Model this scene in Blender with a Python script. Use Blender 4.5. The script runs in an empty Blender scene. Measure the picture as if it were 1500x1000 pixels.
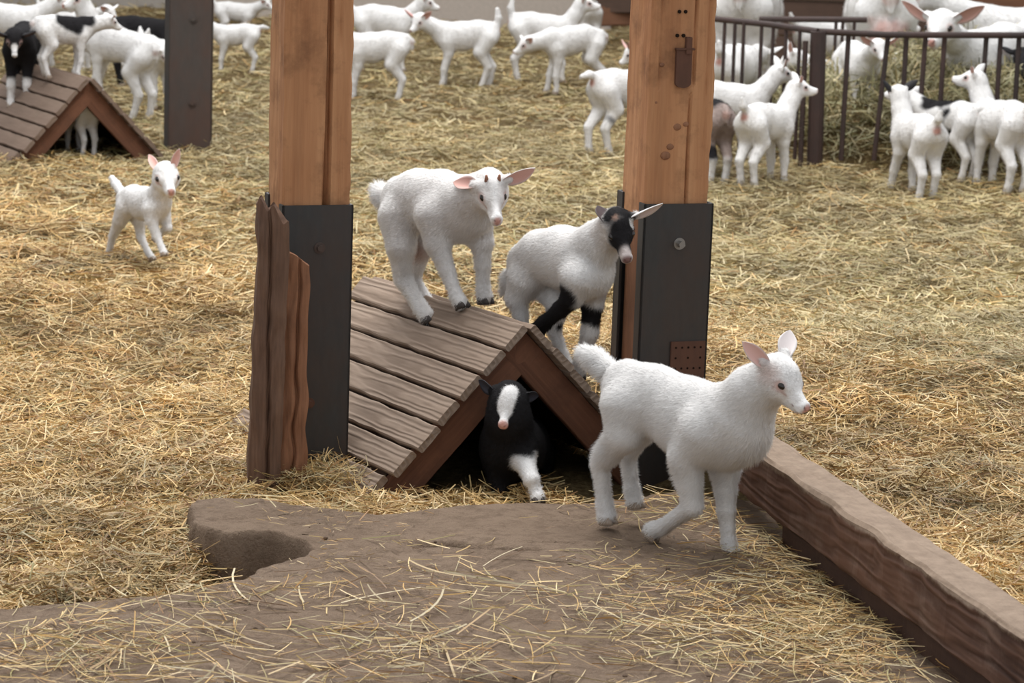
import bpy, bmesh, math, random
import numpy as np
import openvdb
from mathutils import Vector, Matrix, noise as mnoise
from math import radians, sin, cos, pi, sqrt, tan

# ------------------------------------------------------------------ camera, light, exposure
SC = bpy.context.scene
COL = SC.collection
F = 4000.0; TH = radians(11.03); RO = radians(2.0); CZ = 1.5
r0 = np.array([1., 0, 0]); u0 = np.array([0, sin(TH), cos(TH)]); fw = np.array([0, cos(TH), -sin(TH)])
rt = r0*cos(RO)+u0*sin(RO); up = -r0*sin(RO)+u0*cos(RO)
CAMP = np.array([0., 0, CZ])
cam = bpy.data.cameras.new('camera'); camo = bpy.data.objects.new('camera', cam); COL.objects.link(camo)
M = Matrix(((rt[0], up[0], -fw[0], 0), (rt[1], up[1], -fw[1], 0), (rt[2], up[2], -fw[2], CZ), (0, 0, 0, 1)))
camo.matrix_world = M
cam.sensor_width = 36; cam.lens = 36*F/1500; cam.clip_start = .1; cam.clip_end = 100
cam.dof.use_dof = True; cam.dof.focus_distance = 5.7; cam.dof.aperture_fstop = 11
SC.camera = camo

W = bpy.data.worlds.new('World'); SC.world = W; W.use_nodes = True
bg = W.node_tree.nodes['Background']; bg.inputs[0].default_value = (0.93, 0.96, 1.0, 1); bg.inputs[1].default_value = 0.70
def area(name, loc, target, size, power, color=(1, 1, 1)):
    l = bpy.data.lights.new(name, 'AREA'); l.shape = 'SQUARE'; l.size = size; l.energy = power; l.color = color
    o = bpy.data.objects.new(name, l); COL.objects.link(o); o.location = loc
    o.rotation_euler = (Vector(target)-Vector(loc)).to_track_quat('-Z', 'Y').to_euler(); return o
area('added_overhead_near', (-0.3, 7.6, 6.0), (0.1, 5.9, 0), 3.6, 400, (1.0, 0.99, 0.975))  # added overhead lamp giving the foreground form, not a real roof light
area('added_overhead_far', (-0.5, 14.5, 7.5), (0.3, 14, 0), 7, 560, (1.0, 0.99, 0.97))  # added overhead lamp brightening the herd, stands for no roof opening
SC.view_settings.view_transform = 'Standard'; SC.view_settings.look = 'None'
SC.view_settings.exposure = 0.25; SC.view_settings.gamma = 1; SC.view_settings.use_curve_mapping = False

# ------------------------------------------------------------------ pixel -> world helpers
def ray(x, y): return fw+rt*((x-750)/F)+up*((500-y)/F)
def G(x, y, z=0.0):
    d = ray(x, y); return CAMP+d*((z-CZ)/d[2])
def AY(x, y, Y):
    d = ray(x, y); return CAMP+d*(Y/d[1])
def PL(x, y, O, n):                       # where the sight line meets a real upright plane
    d = ray(x, y); return CAMP+d*(np.dot(np.array(O)-CAMP, n)/np.dot(d, n))
def ppm(p): return F/np.dot(np.array(p)-CAMP, fw)
rng = np.random.default_rng(7); random.seed(7)
def nz(x, y=0., z=0.): return mnoise.noise(Vector((x, y, z)))

# ------------------------------------------------------------------ object helpers
def link(name, me, mat=None, parent=None):
    o = bpy.data.objects.new(name, me); COL.objects.link(o)
    if mat is not None: me.materials.append(mat)
    if parent is not None: o.parent = parent
    return o
def tag(o, label=None, cat=None, group=None, kind=None):
    if label: o['label'] = label
    if cat: o['category'] = cat
    if group: o['group'] = group
    if kind: o['kind'] = kind
    return o
def empty(name, loc, rz=0):
    o = bpy.data.objects.new(name, None); COL.objects.link(o); o.location = loc; o.rotation_euler = (0, 0, rz)
    o.empty_display_size = .05; return o
def mesh_np(name, V, Fc, nper, colors=None, smooth=True, normals=None):
    """V (n,3); Fc (m,nper) faces; colors (n,3)"""
    me = bpy.data.meshes.new(name); V = np.asarray(V, np.float32); Fc = np.asarray(Fc, np.int32)
    me.vertices.add(len(V)); me.vertices.foreach_set('co', V.ravel())
    m = len(Fc); me.loops.add(m*nper); me.loops.foreach_set('vertex_index', Fc.ravel())
    me.polygons.add(m); me.polygons.foreach_set('loop_start', np.arange(0, m*nper, nper, dtype=np.int32))
    try: me.polygons.foreach_set('loop_total', np.full(m, nper, np.int32))
    except Exception: pass
    me.update(calc_edges=True)
    me.polygons.foreach_set('use_smooth', np.full(m, smooth, bool))
    if colors is not None:
        a = me.color_attributes.new('Col', 'FLOAT_COLOR', 'POINT')
        c = np.ones((len(V), 4), np.float32); c[:, :3] = colors; a.data.foreach_set('color', c.ravel())
    if normals is not None:
        me.normals_split_custom_set_from_vertices(np.asarray(normals, np.float32))
    return me
def bm_mesh(name, bm, smooth=False):
    me = bpy.data.meshes.new(name); bmesh.ops.recalc_face_normals(bm, faces=bm.faces[:])
    if smooth:
        for f in bm.faces: f.smooth = True
    bm.to_mesh(me); bm.free(); return me

# ------------------------------------------------------------------ materials
def newmat(name):
    m = bpy.data.materials.new(name); m.use_nodes = True; nt = m.node_tree
    return m, nt, nt.nodes['Principled BSDF']
def node(nt, t, **kw):
    n = nt.nodes.new(t)
    for k, v in kw.items(): setattr(n, k, v)
    return n
def ramp(nt, fac, stops):
    r = node(nt, 'ShaderNodeValToRGB'); e = r.color_ramp.elements
    while len(e) < len(stops): e.new(.5)
    for i, (p, c) in enumerate(stops):
        e[i].position = p; e[i].color = (*c, 1) if len(c) == 3 else c
    nt.links.new(fac, r.inputs[0]); return r.outputs[0]
def noise_tex(nt, scale, detail=4, rough=.6, stretch=(1, 1, 1), dist=0, coord='Object'):
    tc = node(nt, 'ShaderNodeTexCoord'); mp = node(nt, 'ShaderNodeMapping'); mp.inputs['Scale'].default_value = stretch
    n = node(nt, 'ShaderNodeTexNoise'); n.inputs['Scale'].default_value = scale; n.inputs['Detail'].default_value = detail
    n.inputs['Roughness'].default_value = rough; n.inputs['Distortion'].default_value = dist
    nt.links.new(tc.outputs[coord], mp.inputs[0]); nt.links.new(mp.outputs[0], n.inputs[0]); return n.outputs['Fac']
def mixc(nt, fac, a, b, mode='MIX'):
    m = node(nt, 'ShaderNodeMix', data_type='RGBA', blend_type=mode)
    for s, v in ((m.inputs[0], fac), (m.inputs[6], a), (m.inputs[7], b)):
        if isinstance(v, (int, float)): s.default_value = v
        elif isinstance(v, tuple): s.default_value = (*v, 1)
        else: nt.links.new(v, s)
    return m.outputs[2]
def bump(nt, b, h, dist=.002, strength=1.0):
    n = node(nt, 'ShaderNodeBump'); n.inputs['Distance'].default_value = dist; n.inputs['Strength'].default_value = strength
    nt.links.new(h, n.inputs['Height']); nt.links.new(n.outputs[0], b.inputs['Normal'])

def wood(name, base, dark, pale, axis=2, grain=26, dirt=(.16, .12, .09), dirt_amt=.45, rings=0.0, rough=.8, bd=.002):
    m, nt, b = newmat(name)
    st = [1, 1, 1]; st[axis] = .06
    g1 = noise_tex(nt, grain, 6, .65, tuple(st), .6)
    g2 = noise_tex(nt, grain*5, 3, .6, tuple(st))
    big = noise_tex(nt, 3.2, 3, .6, tuple([1 if i != axis else .35 for i in range(3)]))
    spots = noise_tex(nt, 9, 5, .7)
    c = ramp(nt, g1, [(.28, dark), (.5, base), (.74, pale)])
    c = mixc(nt, .35, c, ramp(nt, g2, [(.3, dark), (.7, pale)]), 'MIX')
    c = mixc(nt, ramp(nt, big, [(.35, (0, 0, 0)), (.7, (.75,)*3)]), c, pale)
    h = g1
    if rings > 0:
        tc = node(nt, 'ShaderNodeTexCoord'); mp = node(nt, 'ShaderNodeMapping')
        s2 = [1, 1, 1]; s2[axis] = .12; mp.inputs['Scale'].default_value = s2
        wv = node(nt, 'ShaderNodeTexWave', wave_type='RINGS'); wv.inputs['Scale'].default_value = 22
        wv.inputs['Distortion'].default_value = 9; wv.inputs['Detail'].default_value = 2; wv.inputs['Detail Scale'].default_value = 1.2
        nt.links.new(tc.outputs['Object'], mp.inputs[0]); nt.links.new(mp.outputs[0], wv.inputs[0])
        c = mixc(nt, rings, c, ramp(nt, wv.outputs['Fac'], [(.2, dark), (.8, pale)]))
        h = wv.outputs['Fac']
    c = mixc(nt, ramp(nt, spots, [(.5, (0, 0, 0)), (.72, (dirt_amt,)*3)]), c, dirt)
    nt.links.new(c, b.inputs['Base Color']); b.inputs['Roughness'].default_value = rough
    b.inputs['Specular IOR Level'].default_value = .25
    bump(nt, b, h, bd); return m
M_timber = wood('timber', (.36, .145, .060), (.13, .045, .020), (.56, .30, .15), 2, 15, (.17, .08, .04), .7)
M_oldwood = wood('old_wood', (.115, .062, .042), (.028, .016, .012), (.22, .13, .085), 2, 30, (.10, .06, .045), .6, bd=.002)
M_oldwood_red = wood('old_wood_red', (.22, .095, .048), (.07, .03, .018), (.36, .18, .10), 2, 30, (.12, .06, .04), .5, bd=.004)
M_plank = wood('plank_grey', (.23, .165, .12), (.13, .088, .062), (.31, .235, .18), 0, 26, (.20, .15, .115), .5, rings=.28, bd=.0015)
M_plank_far = wood('plank_brown', (.165, .112, .082), (.10, .064, .047), (.23, .165, .125), 0, 26, (.15, .11, .08), .5, bd=.0015)
M_rafter = wood('rafter_wood', (.125, .052, .028), (.055, .024, .015), (.19, .085, .048), 0, 26, (.06, .03, .02), .5)
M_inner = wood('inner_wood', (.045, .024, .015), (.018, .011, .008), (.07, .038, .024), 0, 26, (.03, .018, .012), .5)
M_beam = wood('beam_wood', (.16, .075, .045), (.055, .028, .02), (.27, .145, .09), 1, 22, (.24, .17, .12), .55, rings=.3, bd=.004)
M_wallwood = wood('wall_wood', (.085, .052, .04), (.05, .032, .025), (.12, .075, .055), 0, 10, (.06, .04, .03), .4)
M_wallred = wood('wall_red_wood', (.17, .08, .045), (.10, .05, .03), (.22, .11, .065), 0, 10, (.09, .05, .03), .4)

def steel(name, base, rust, amt, metallic=.55, rough=.5):
    m, nt, b = newmat(name)
    n1 = noise_tex(nt, 5, 6, .7, (1, 1, .5)); n2 = noise_tex(nt, 60, 4, .7, (1, 1, .3))
    c = mixc(nt, ramp(nt, n2, [(.3, (0, 0, 0)), (.8, (.5,)*3)]), base, tuple(x*.55 for x in base))
    c = mixc(nt, ramp(nt, n1, [(.52-amt*.3, (0, 0, 0)), (.75, (.9,)*3)]), c, rust)
    nt.links.new(c, b.inputs['Base Color']); b.inputs['Roughness'].default_value = rough
    b.inputs['Metallic'].default_value = metallic; bump(nt, b, n2, .0006); return m
M_steel = steel('dark_steel', (.050, .049, .048), (.075, .045, .032), .35, .35, .5)
M_steel_rust = steel('rusty_steel', (.075, .062, .055), (.10, .05, .034), .5, .3, .6)
M_rust = steel('rust', (.085, .04, .026), (.15, .062, .034), .6, .1, .8)
M_rail = steel('rail_steel', (.040, .027, .024), (.075, .04, .033), .5, .25, .6)

def clay():
    m, nt, b = newmat('clay'); n1 = noise_tex(nt, 2.2, 5, .65); n2 = noise_tex(nt, 22, 10, .82); n3 = noise_tex(nt, 160, 4, .7)
    c = ramp(nt, n1, [(.3, (.27, .190, .134)), (.55, (.34, .245, .176)), (.75, (.39, .29, .212))])
    c = mixc(nt, ramp(nt, n2, [(.46, (0, 0, 0)), (.60, (.8,)*3)]), c, (.20, .138, .097))
    c = mixc(nt, ramp(nt, n3, [(.3, (.35,)*3), (.6, (0, 0, 0))]), c, (.36, .275, .195))
    nt.links.new(c, b.inputs['Base Color']); b.inputs['Roughness'].default_value = .95; b.inputs['Specular IOR Level'].default_value = .12
    mx = node(nt, 'ShaderNodeMath', operation='ADD'); nt.links.new(n2, mx.inputs[0]); nt.links.new(n3, mx.inputs[1])
    bump(nt, b, mx.outputs[0], .012); return m
M_clay = clay()
def litter():
    m, nt, b = newmat('straw_litter'); n2 = noise_tex(nt, 45, 8, .75); n1 = noise_tex(nt, 2, 4, .6)
    c = ramp(nt, n2, [(.3, (.06, .036, .016)), (.5, (.16, .11, .05)), (.7, (.30, .22, .11))])
    c = mixc(nt, ramp(nt, n1, [(.4, (0, 0, 0)), (.7, (.4,)*3)]), c, (.22, .17, .10))
    nt.links.new(c, b.inputs['Base Color']); b.inputs['Roughness'].default_value = .95; b.inputs['Specular IOR Level'].default_value = .1
    bump(nt, b, n2, .02); return m
M_litter = litter()
def colmat(name, rough=.8, spec=.2, transl=0.0, sheen=0.0, hue=0):
    m, nt, b = newmat(name); a = node(nt, 'ShaderNodeAttribute', attribute_name='Col')
    nt.links.new(a.outputs['Color'], b.inputs['Base Color']); b.inputs['Roughness'].default_value = rough
    b.inputs['Specular IOR Level'].default_value = spec
    if sheen: b.inputs['Sheen Weight'].default_value = sheen
    if transl:
        t = node(nt, 'ShaderNodeBsdfTranslucent'); nt.links.new(a.outputs['Color'], t.inputs[0])
        mx = node(nt, 'ShaderNodeMixShader'); mx.inputs[0].default_value = transl
        out = nt.nodes['Material Output']
        nt.links.new(b.outputs[0], mx.inputs[1]); nt.links.new(t.outputs[0], mx.inputs[2]); nt.links.new(mx.outputs[0], out.inputs[0])
    return m, nt, b
M_straw, _, _ = colmat('straw', .55, .35, .12)
M_fur, _, _ = colmat('fur', .75, .15, .15)
M_coat, nt_, b_ = colmat('coat', .85, .12)
_h = noise_tex(nt_, 130, 5, .7, (.35, 1, 1)); bump(nt_, b_, _h, .0035)
M_skin, nt_, b_ = colmat('skin', .6, .25)
def flat(name, c, rough=.6, spec=.4, metallic=0):
    m, nt, b = newmat(name); n = noise_tex(nt, 40, 4, .6)
    nt.links.new(mixc(nt, n, tuple(x*.8 for x in c), tuple(min(1, x*1.15) for x in c)), b.inputs['Base Color'])
    b.inputs['Roughness'].default_value = rough; b.inputs['Specular IOR Level'].default_value = spec; b.inputs['Metallic'].default_value = metallic; return m
M_eye = flat('eye', (.014, .008, .005), .12, .6)
M_hoof = flat('hoof', (.30, .235, .18), .6)
M_hoofd = flat('hoof_dark', (.05, .04, .035), .6)
M_horn = flat('horn', (.30, .14, .09), .7)
M_conc = flat('concrete', (.46, .40, .35), .9, .2)
M_concd = flat('concrete_grey', (.33, .30, .27), .9, .2)
M_bolt = flat('bolt_metal', (.30, .28, .26), .4, .5, .8)
M_dark = flat('hole_dark', (.02, .012, .008), .9, .1)

# ------------------------------------------------------------------ boxes and boards
def box_bm(bm, c, X, Y, Z, hx, hy, hz, bev=0.0):
    c = Vector(c); X, Y, Z = Vector(X), Vector(Y), Vector(Z); vs = []
    for sx in (-1, 1):
        for sy in (-1, 1):
            for sz in (-1, 1): vs.append(bm.verts.new(c+X*hx*sx+Y*hy*sy+Z*hz*sz))
    fs = [bm.faces.new([vs[i] for i in q]) for q in ((0, 1, 3, 2), (4, 6, 7, 5), (0, 4, 5, 1), (2, 3, 7, 6), (0, 2, 6, 4), (1, 5, 7, 3))]
    if bev:
        bmesh.ops.bevel(bm, geom=list({e for f in fs for e in f.edges}), offset=bev, segments=2, affect='EDGES')
def board(name, a, b, side, upv, w, t, mat, parent=None, seg=24, rough=.0015, bev=.002, seed=0, endcut=0.004):
    """a real plank from a to b (world), w along side, t along upv; worn, slightly uneven. local X = length."""
    a, b = Vector(a), Vector(b); L = (b-a).length; X = (b-a)/L; Z = Vector(upv).normalized(); Yv = Z.cross(X).normalized(); Z = X.cross(Yv)
    prof = []
    hw, ht = w/2, t/2; r = min(bev, ht*.6)
    nY = 6
    for k in range(nY+1): prof.append((-hw+r+(w-2*r)*k/nY, ht))
    prof.append((hw, ht-r)); prof.append((hw, -ht+r))
    for k in range(nY+1): prof.append((hw-r-(w-2*r)*k/nY, -ht))
    prof.append((-hw, -ht+r)); prof.append((-hw, ht-r))
    bm = bmesh.new(); rings = []
    for i in range(seg+1):
        x = L*i/seg; ring = []
        for (y, z) in prof:
            dx = nz(y*30, z*20+seed, 1.7)*endcut if i in (0, seg) else 0
            ny = nz(x*14+seed*3.1, y*3, z*5)*rough*1.6; nz_ = nz(x*9+seed, y*22, z*20+5)*rough
            ring.append(bm.verts.new((x+dx, y+ny*(1 if y > 0 else -1), z+nz_)))
        rings.append(ring)
    n = len(prof)
    for i in range(seg):
        for j in range(n): bm.faces.new((rings[i][j], rings[i][(j+1) % n], rings[i+1][(j+1) % n], rings[i+1][j]))
    bm.faces.new(rings[0][::-1]); bm.faces.new(rings[-1])
    me = bm_mesh(name, bm); o = link(name, me, mat)
    Mx = Matrix(((X.x, Yv.x, Z.x, a.x), (X.y, Yv.y, Z.y, a.y), (X.z, Yv.z, Z.z, a.z), (0, 0, 0, 1)))
    o.matrix_world = Mx
    if parent is not None:
        bpy.context.view_layer.update()
        o.parent = parent; o.matrix_parent_inverse = parent.matrix_world.inverted()
    return o
def cyl_bm(bm, a, b, r, n=10, r2=None):
    a, b = Vector(a), Vector(b); d = (b-a).normalized(); p = d.orthogonal().normalized(); q = d.cross(p); r2 = r if r2 is None else r2
    A = [bm.verts.new(a+(p*cos(2*pi*i/n)+q*sin(2*pi*i/n))*r) for i in range(n)]
    B = [bm.verts.new(b+(p*cos(2*pi*i/n)+q*sin(2*pi*i/n))*r2) for i in range(n)]
    for i in range(n): bm.faces.new((A[i], A[(i+1) % n], B[(i+1) % n], B[i]))
    bm.faces.new(A[::-1]); bm.faces.new(B)
def wobj(name, bm, mat, parent=None, smooth=False):
    """mesh given in world coordinates; parented keeping its place"""
    me = bm_mesh(name, bm, smooth); o = link(name, me, mat)
    if parent is not None:
        bpy.context.view_layer.update(); o.parent = parent; o.matrix_parent_inverse = parent.matrix_world.inverted()
    return o

# ------------------------------------------------------------------ ground
SLAB_Z = 0.08
slab_px = [(262, 740), (278, 727), (370, 724), (455, 736), (560, 748), (700, 737), (860, 734), (985, 716), (1120, 730), (1180, 790), (1300, 880), (1420, 990),
           (1560, 1120), (-80, 1120), (-60, 893), (110, 876), (262, 863), (347, 847), (375, 832), (403, 823), (436, 812), (442, 801), (434, 791), (398, 778), (337, 781), (293, 775), (270, 756)]
SP = np.array([G(x, y, SLAB_Z)[:2] for x, y in slab_px])
def sd_poly(P, V):
    """signed distance, negative inside"""
    d = np.full(len(P), 1e9); ins = np.zeros(len(P), bool); n = len(V)
    for i in range(n):
        a, b = V[i], V[(i+1) % n]; e = b-a; w = P-a
        t = np.clip((w@e)/(e@e), 0, 1); dd = w-t[:, None]*e; d = np.minimum(d, np.hypot(dd[:, 0], dd[:, 1]))
        c = ((a[1] <= P[:, 1]) & (b[1] > P[:, 1])) | ((b[1] <= P[:, 1]) & (a[1] > P[:, 1]))
        with np.errstate(divide='ignore', invalid='ignore'):
            xi = a[0]+(P[:, 1]-a[1])*(b[0]-a[0])/(b[1]-a[1])
        ins ^= c & (P[:, 0] < xi)
    return np.where(ins, -d, d)
def vnoise(P, s, seed=0):
    """cheap smooth value noise on 2d points"""
    g = np.random.default_rng(seed).random((64, 64)); q = P*s; i = np.floor(q).astype(int); f = q-i; f = f*f*(3-2*f)
    def at(a, b): return g[(i[:, 0]+a) % 64, (i[:, 1]+b) % 64]
    return (at(0, 0)*(1-f[:, 0])+at(1, 0)*f[:, 0])*(1-f[:, 1])+(at(0, 1)*(1-f[:, 0])+at(1, 1)*f[:, 0])*f[:, 1]-.5
def sstep(a, b, x):
    t = np.clip((x-a)/(b-a), 0, 1); return t*t*(3-2*t)
BZ = .25
bf0, bf1 = G(1108, 659, BZ), G(1500, 933, BZ)           # front top edge of the beam
bdir = (bf1-bf0)/np.linalg.norm(bf1-bf0); bside = np.array([-bdir[1], bdir[0], 0]) # towards the right
if bside[0] < 0: bside = -bside
def beam_side(P): return (P[:, 0]-bf0[0])*bside[0]+(P[:, 1]-bf0[1])*bside[1]
HAYC = np.array([2.35, 12.75])
def hay_h(P):
    q = (P-HAYC)/np.array([1.30, .95]); r = np.abs(q[:, 0])**2.6+np.abs(q[:, 1])**2.6
    return .40*np.clip(1.08-r, 0, 1)**.75*(1+.5*vnoise(P, 2.2, 9))
def ground_h(P):
    P = np.asarray(P, float)
    z = .05*vnoise(P, 1.1, 1)+.028*vnoise(P, 3.7, 2)+.014*vnoise(P, 11, 3)
    z = z-.012
    sd = sd_poly(P, SP)
    leftb = sstep(-.5, -.75, P[:, 0])*sstep(5.35, 5.0, P[:, 1])   # straw meets the clay flush here
    nc = G(375, 805, SLAB_Z)[:2]; hole = np.exp(-(((P[:, 0]-nc[0])/.12)**2+((P[:, 1]-nc[1])/.17)**2)**2)
    z = z+(.072)*leftb*sstep(.5, .02, np.abs(sd))*(1-hole)-.07*hole
    z = np.where((sd < 0) & (P[:, 1] < 5.7), np.minimum(z, .02), z)
    right = sstep(.02, .14, beam_side(P))*sstep(8.5, 6.8, P[:, 1])
    z = z+.13*right
    z = z+hay_h(P)
    return z
def grid_mesh(x0, x1, y0, y1, nx, ny, hf, name, warp=False):
    xs = np.linspace(x0, x1, nx); ys = np.linspace(y0, y1, ny)
    X, Y = np.meshgrid(xs, ys)
    if warp: X = X*(Y/y0*.9)
    P = np.stack([X.ravel(), Y.ravel()], 1); Z = hf(P); V = np.column_stack([P, Z])
    i = np.arange(ny-1)[:, None]*nx+np.arange(nx-1)[None, :]
    Fc = np.stack([i, i+1, i+nx+1, i+nx], -1).reshape(-1, 4)
    return mesh_np(name, V, Fc, 4)
floor = link('floor', grid_mesh(-8, 8, 2.5, 26, 240, 480, ground_h, 'floor'), M_litter)
tag(floor, 'straw strewn barn floor', kind='structure')

# clay covered slab: a height field with its own thickness, worn edges, hole and cracks
def slab_build():
    x0, x1, y0, y1 = -1.05, 1.15, 3.6, 5.75; nx, ny = 560, 560
    xs = np.linspace(x0, x1, nx); ys = np.linspace(y0, y1, ny); X, Y = np.meshgrid(xs, ys); P = np.stack([X.ravel(), Y.ravel()], 1)
    sd = sd_poly(P, SP)+.014*vnoise(P, 16, 4)+.010*vnoise(P, 41, 5)+.004*vnoise(P, 90, 15)
    top = SLAB_Z+.010*vnoise(P, 2.5, 6)+.006*vnoise(P, 9, 7)+.0022*vnoise(P, 45, 8)
    edge = sstep(.004, -.020, sd); z = -.09+(top+.09)*np.power(edge, .55)
    def gouge(px, py, rx, ry, dep, rot=0, z=z):
        c = G(px, py, SLAB_Z)[:2]; q = P-c; u = q[:, 0]*cos(rot)+q[:, 1]*sin(rot); v = -q[:, 0]*sin(rot)+q[:, 1]*cos(rot)
        v = v+.012*vnoise(P, 18, 11)
        return dep*np.exp(-((np.abs(u)/rx)**3+(np.abs(v)/ry)**3))
    z = z-gouge(652, 799, .075, .017, .03, -.05)-gouge(745, 806, .07, .006, .010)-gouge(740, 1002, .09, .03, .05)-gouge(810, 798, .06, .005, .007)
    z = z+.006*vnoise(P, 24, 12)*sstep(-.5, -.6, P[:, 0])-gouge(345, 757, .06, .012, .006, .3)
    keep = (sd < .035).reshape(ny, nx)
    idx = np.arange(nx*ny).reshape(ny, nx); kf = keep[:-1, :-1] & keep[1:, :-1] & keep[:-1, 1:] & keep[1:, 1:]
    i = idx[:-1, :-1][kf]; Fc = np.stack([i, i+1, i+nx+1, i+nx], -1)
    used = np.unique(Fc); mp = np.full(nx*ny, -1); mp[used] = np.arange(len(used))
    V = np.column_stack([P, z])[used]; return mesh_np('clay_slab', V, mp[Fc], 4)
slab = link('clay_slab', slab_build(), M_clay)
tag(slab, 'raised brown clay covered ledge with crumbling edge in the foreground', 'ledge')
bm = bmesh.new()     # clods and pebbles on the clay
for k in range(90):
    px, py = random.uniform(120, 1100), random.uniform(760, 995); c = G(px, py, SLAB_Z)
    if sd_poly(np.array([c[:2]]), SP)[0] > -.05: continue
    r = random.uniform(.0015, .006)
    mt = Matrix.Translation(Vector(c)+Vector((0, 0, r*.3))) @ Matrix.Diagonal((r, r*random.uniform(.6, 1.3), r*.7, 1))
    bmesh.ops.create_icosphere(bm, subdivisions=1, radius=1, matrix=mt)
tag(link('clay_crumbs', bm_mesh('clay_crumbs', bm, True), flat('crumb', (.13, .09, .065), .95, .1)), 'small dark crumbs of clay scattered on the ledge', 'crumbs', kind='stuff')

# ------------------------------------------------------------------ straw
PAL_GOLD = np.array([(.62, .47, .22), (.54, .38, .16), (.72, .60, .33), (.42, .27, .11), (.66, .52, .27), (.30, .18, .075), (.78, .69, .45), (.50, .41, .20)])
PAL_KHAKI = np.array([(.52, .45, .25), (.46, .38, .20), (.62, .56, .35), (.36, .29, .14), (.55, .48, .28), (.44, .41, .21), (.68, .62, .42)])
PAL_HAY = np.array([(.36, .34, .18), (.26, .25, .13), (.45, .41, .24), (.19, .17, .085), (.40, .35, .19), (.52, .47, .30)])
PAL_GOLD = PAL_GOLD*np.array([.88, .77, .66]); PAL_KHAKI = PAL_KHAKI*np.array([.80, .74, .66]); PAL_HAY = PAL_HAY*.9
def strands(name, P, Z, N3, length, width, pal, mat, mixw=None, pal2=None, tilt=.22, lift=.02, bend=.25, bright=None, seg=2):
    """P (n,2) ground places, Z heights; ribbons of dry stalk lying about"""
    n = len(P); a = rng.random(n)*2*pi; tl = rng.normal(0, tilt, n)
    d = np.stack([np.cos(a)*np.cos(tl), np.sin(a)*np.cos(tl), np.sin(tl)], 1)
    side = np.stack([-np.sin(a), np.cos(a), np.zeros(n)], 1); rl = rng.normal(0, .6, n)
    upd = np.cross(d, side); side = side*np.cos(rl)[:, None]+upd*np.sin(rl)[:, None]
    L = length*rng.uniform(.4, 1.5, n); w = width*rng.uniform(.5, 1.5, n); bd = rng.normal(0, bend, n); bz = rng.normal(0, bend*.4, n)
    c = np.column_stack([P, Z+lift*rng.random(n)**1.5+.002]); V = []
    ks = seg+1
    sd2 = np.stack([-np.sin(a), np.cos(a), np.zeros(n)], 1)
    for k in range(ks):
        t = k/seg-.5; off = (t*t-.08)
        p = c+d*(L*t)[:, None]+sd2*(bd*L*off)[:, None]+np.array([0, 0, 1.])*(bz*L*off)[:, None]
        ww = w*(.5 if k in (0, ks-1) else .55)
        V.append(p-side*ww[:, None]); V.append(p+side*ww[:, None])
    V = np.stack(V, 1)
    V[:, :, 2] = np.maximum(V[:, :, 2], (Z-.004)[:, None])
    base = (np.arange(n)*ks*2)[:, None]
    Fc = np.concatenate([np.stack([base[:, 0]+2*k, base[:, 0]+2*k+1, base[:, 0]+2*k+3, base[:, 0]+2*k+2], 1) for k in range(seg)])
    ci = rng.integers(0, len(pal), n); C = pal[ci]
    if pal2 is not None:
        C2 = pal2[rng.integers(0, len(pal2), n)]; m = (rng.random(n) < mixw); C = np.where(m[:, None], C2, C)
    C = C*rng.uniform(.75, 1.15, n)[:, None]
    if bright is not None: C = C*bright[:, None]
    C = np.repeat(np.clip(C, 0, .95), ks*2, 0)
    me = mesh_np(name, V.reshape(-1, 3), Fc, 4, C, smooth=False); return link(name, me, mat)
# hut data (also needed to keep straw out)
HM = np.array([.021, 5.966]); HPHI = .4575; HW = .364; HH = .373; HL = .86; HT = -.046
he = np.array([cos(HPHI), sin(HPHI), 0]); hn = np.array([-sin(HPHI), cos(HPHI), 0])
def in_hut(P):
    q = P-HM; u = q@he[:2]; v = q@hn[:2]; return (np.abs(u) < HW-.03) & (v > -.02) & (v < HL)
def sample_ground(n, y0, y1, pw):
    u = rng.random(n)
    if abs(pw-1) < 1e-6: Y = y0*(y1/y0)**u
    else: Y = (y0**(1-pw)+u*(y1**(1-pw)-y0**(1-pw)))**(1/(1-pw))
    X = (rng.random(n)*2-1)*.205*Y; P = np.stack([X, Y], 1); return P
def lay(name, n, y0, y1, length, width, tilt=.22, lift=.022, pw=2.0, khaki=None):
    P = sample_ground(n, y0, y1, pw-1)
    sd = sd_poly(P, SP); sd = sd+.05*vnoise(P, 8, 21)
    ok = (sd > -.02) & ~in_hut(P)
    bs = beam_side(P); ok &= ~((bs > -.22) & (bs < .09) & (P[:, 1] < 6.1) & (P[:, 1] > 3.5))
    P = P[ok]; Z = ground_h(P)
    kh = sstep(7.0, 10.0, P[:, 1]+P[:, 0]*1.2+1.5*vnoise(P, .8, 31))*.75+.12
    br = 1.06+.45*vnoise(P, 2.2, 32)+.5*vnoise(P, 8, 33)+.5*vnoise(P, 20, 34)
    return strands(name, P, Z, None, length, width, PAL_GOLD, M_straw, kh, PAL_KHAKI, tilt, lift, .22, br)
s1 = lay('straw_bedding', 105000, 4.3, 8.2, .068, .0022, tilt=.26, lift=.03)
s2 = lay('straw_bedding', 78000, 8.0, 13.0, .078, .0031, lift=.035)
s3 = lay('straw_bedding', 30000, 12.8, 19.8, .09, .0048, lift=.03)
tag(s1, 'golden straw bedding around the foreground posts and ledge', 'straw', kind='stuff')
tag(s2, 'khaki straw bedding in the middle of the pen', 'straw', kind='stuff')
tag(s3, 'far straw bedding under the background herd', 'straw', kind='stuff')
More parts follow.
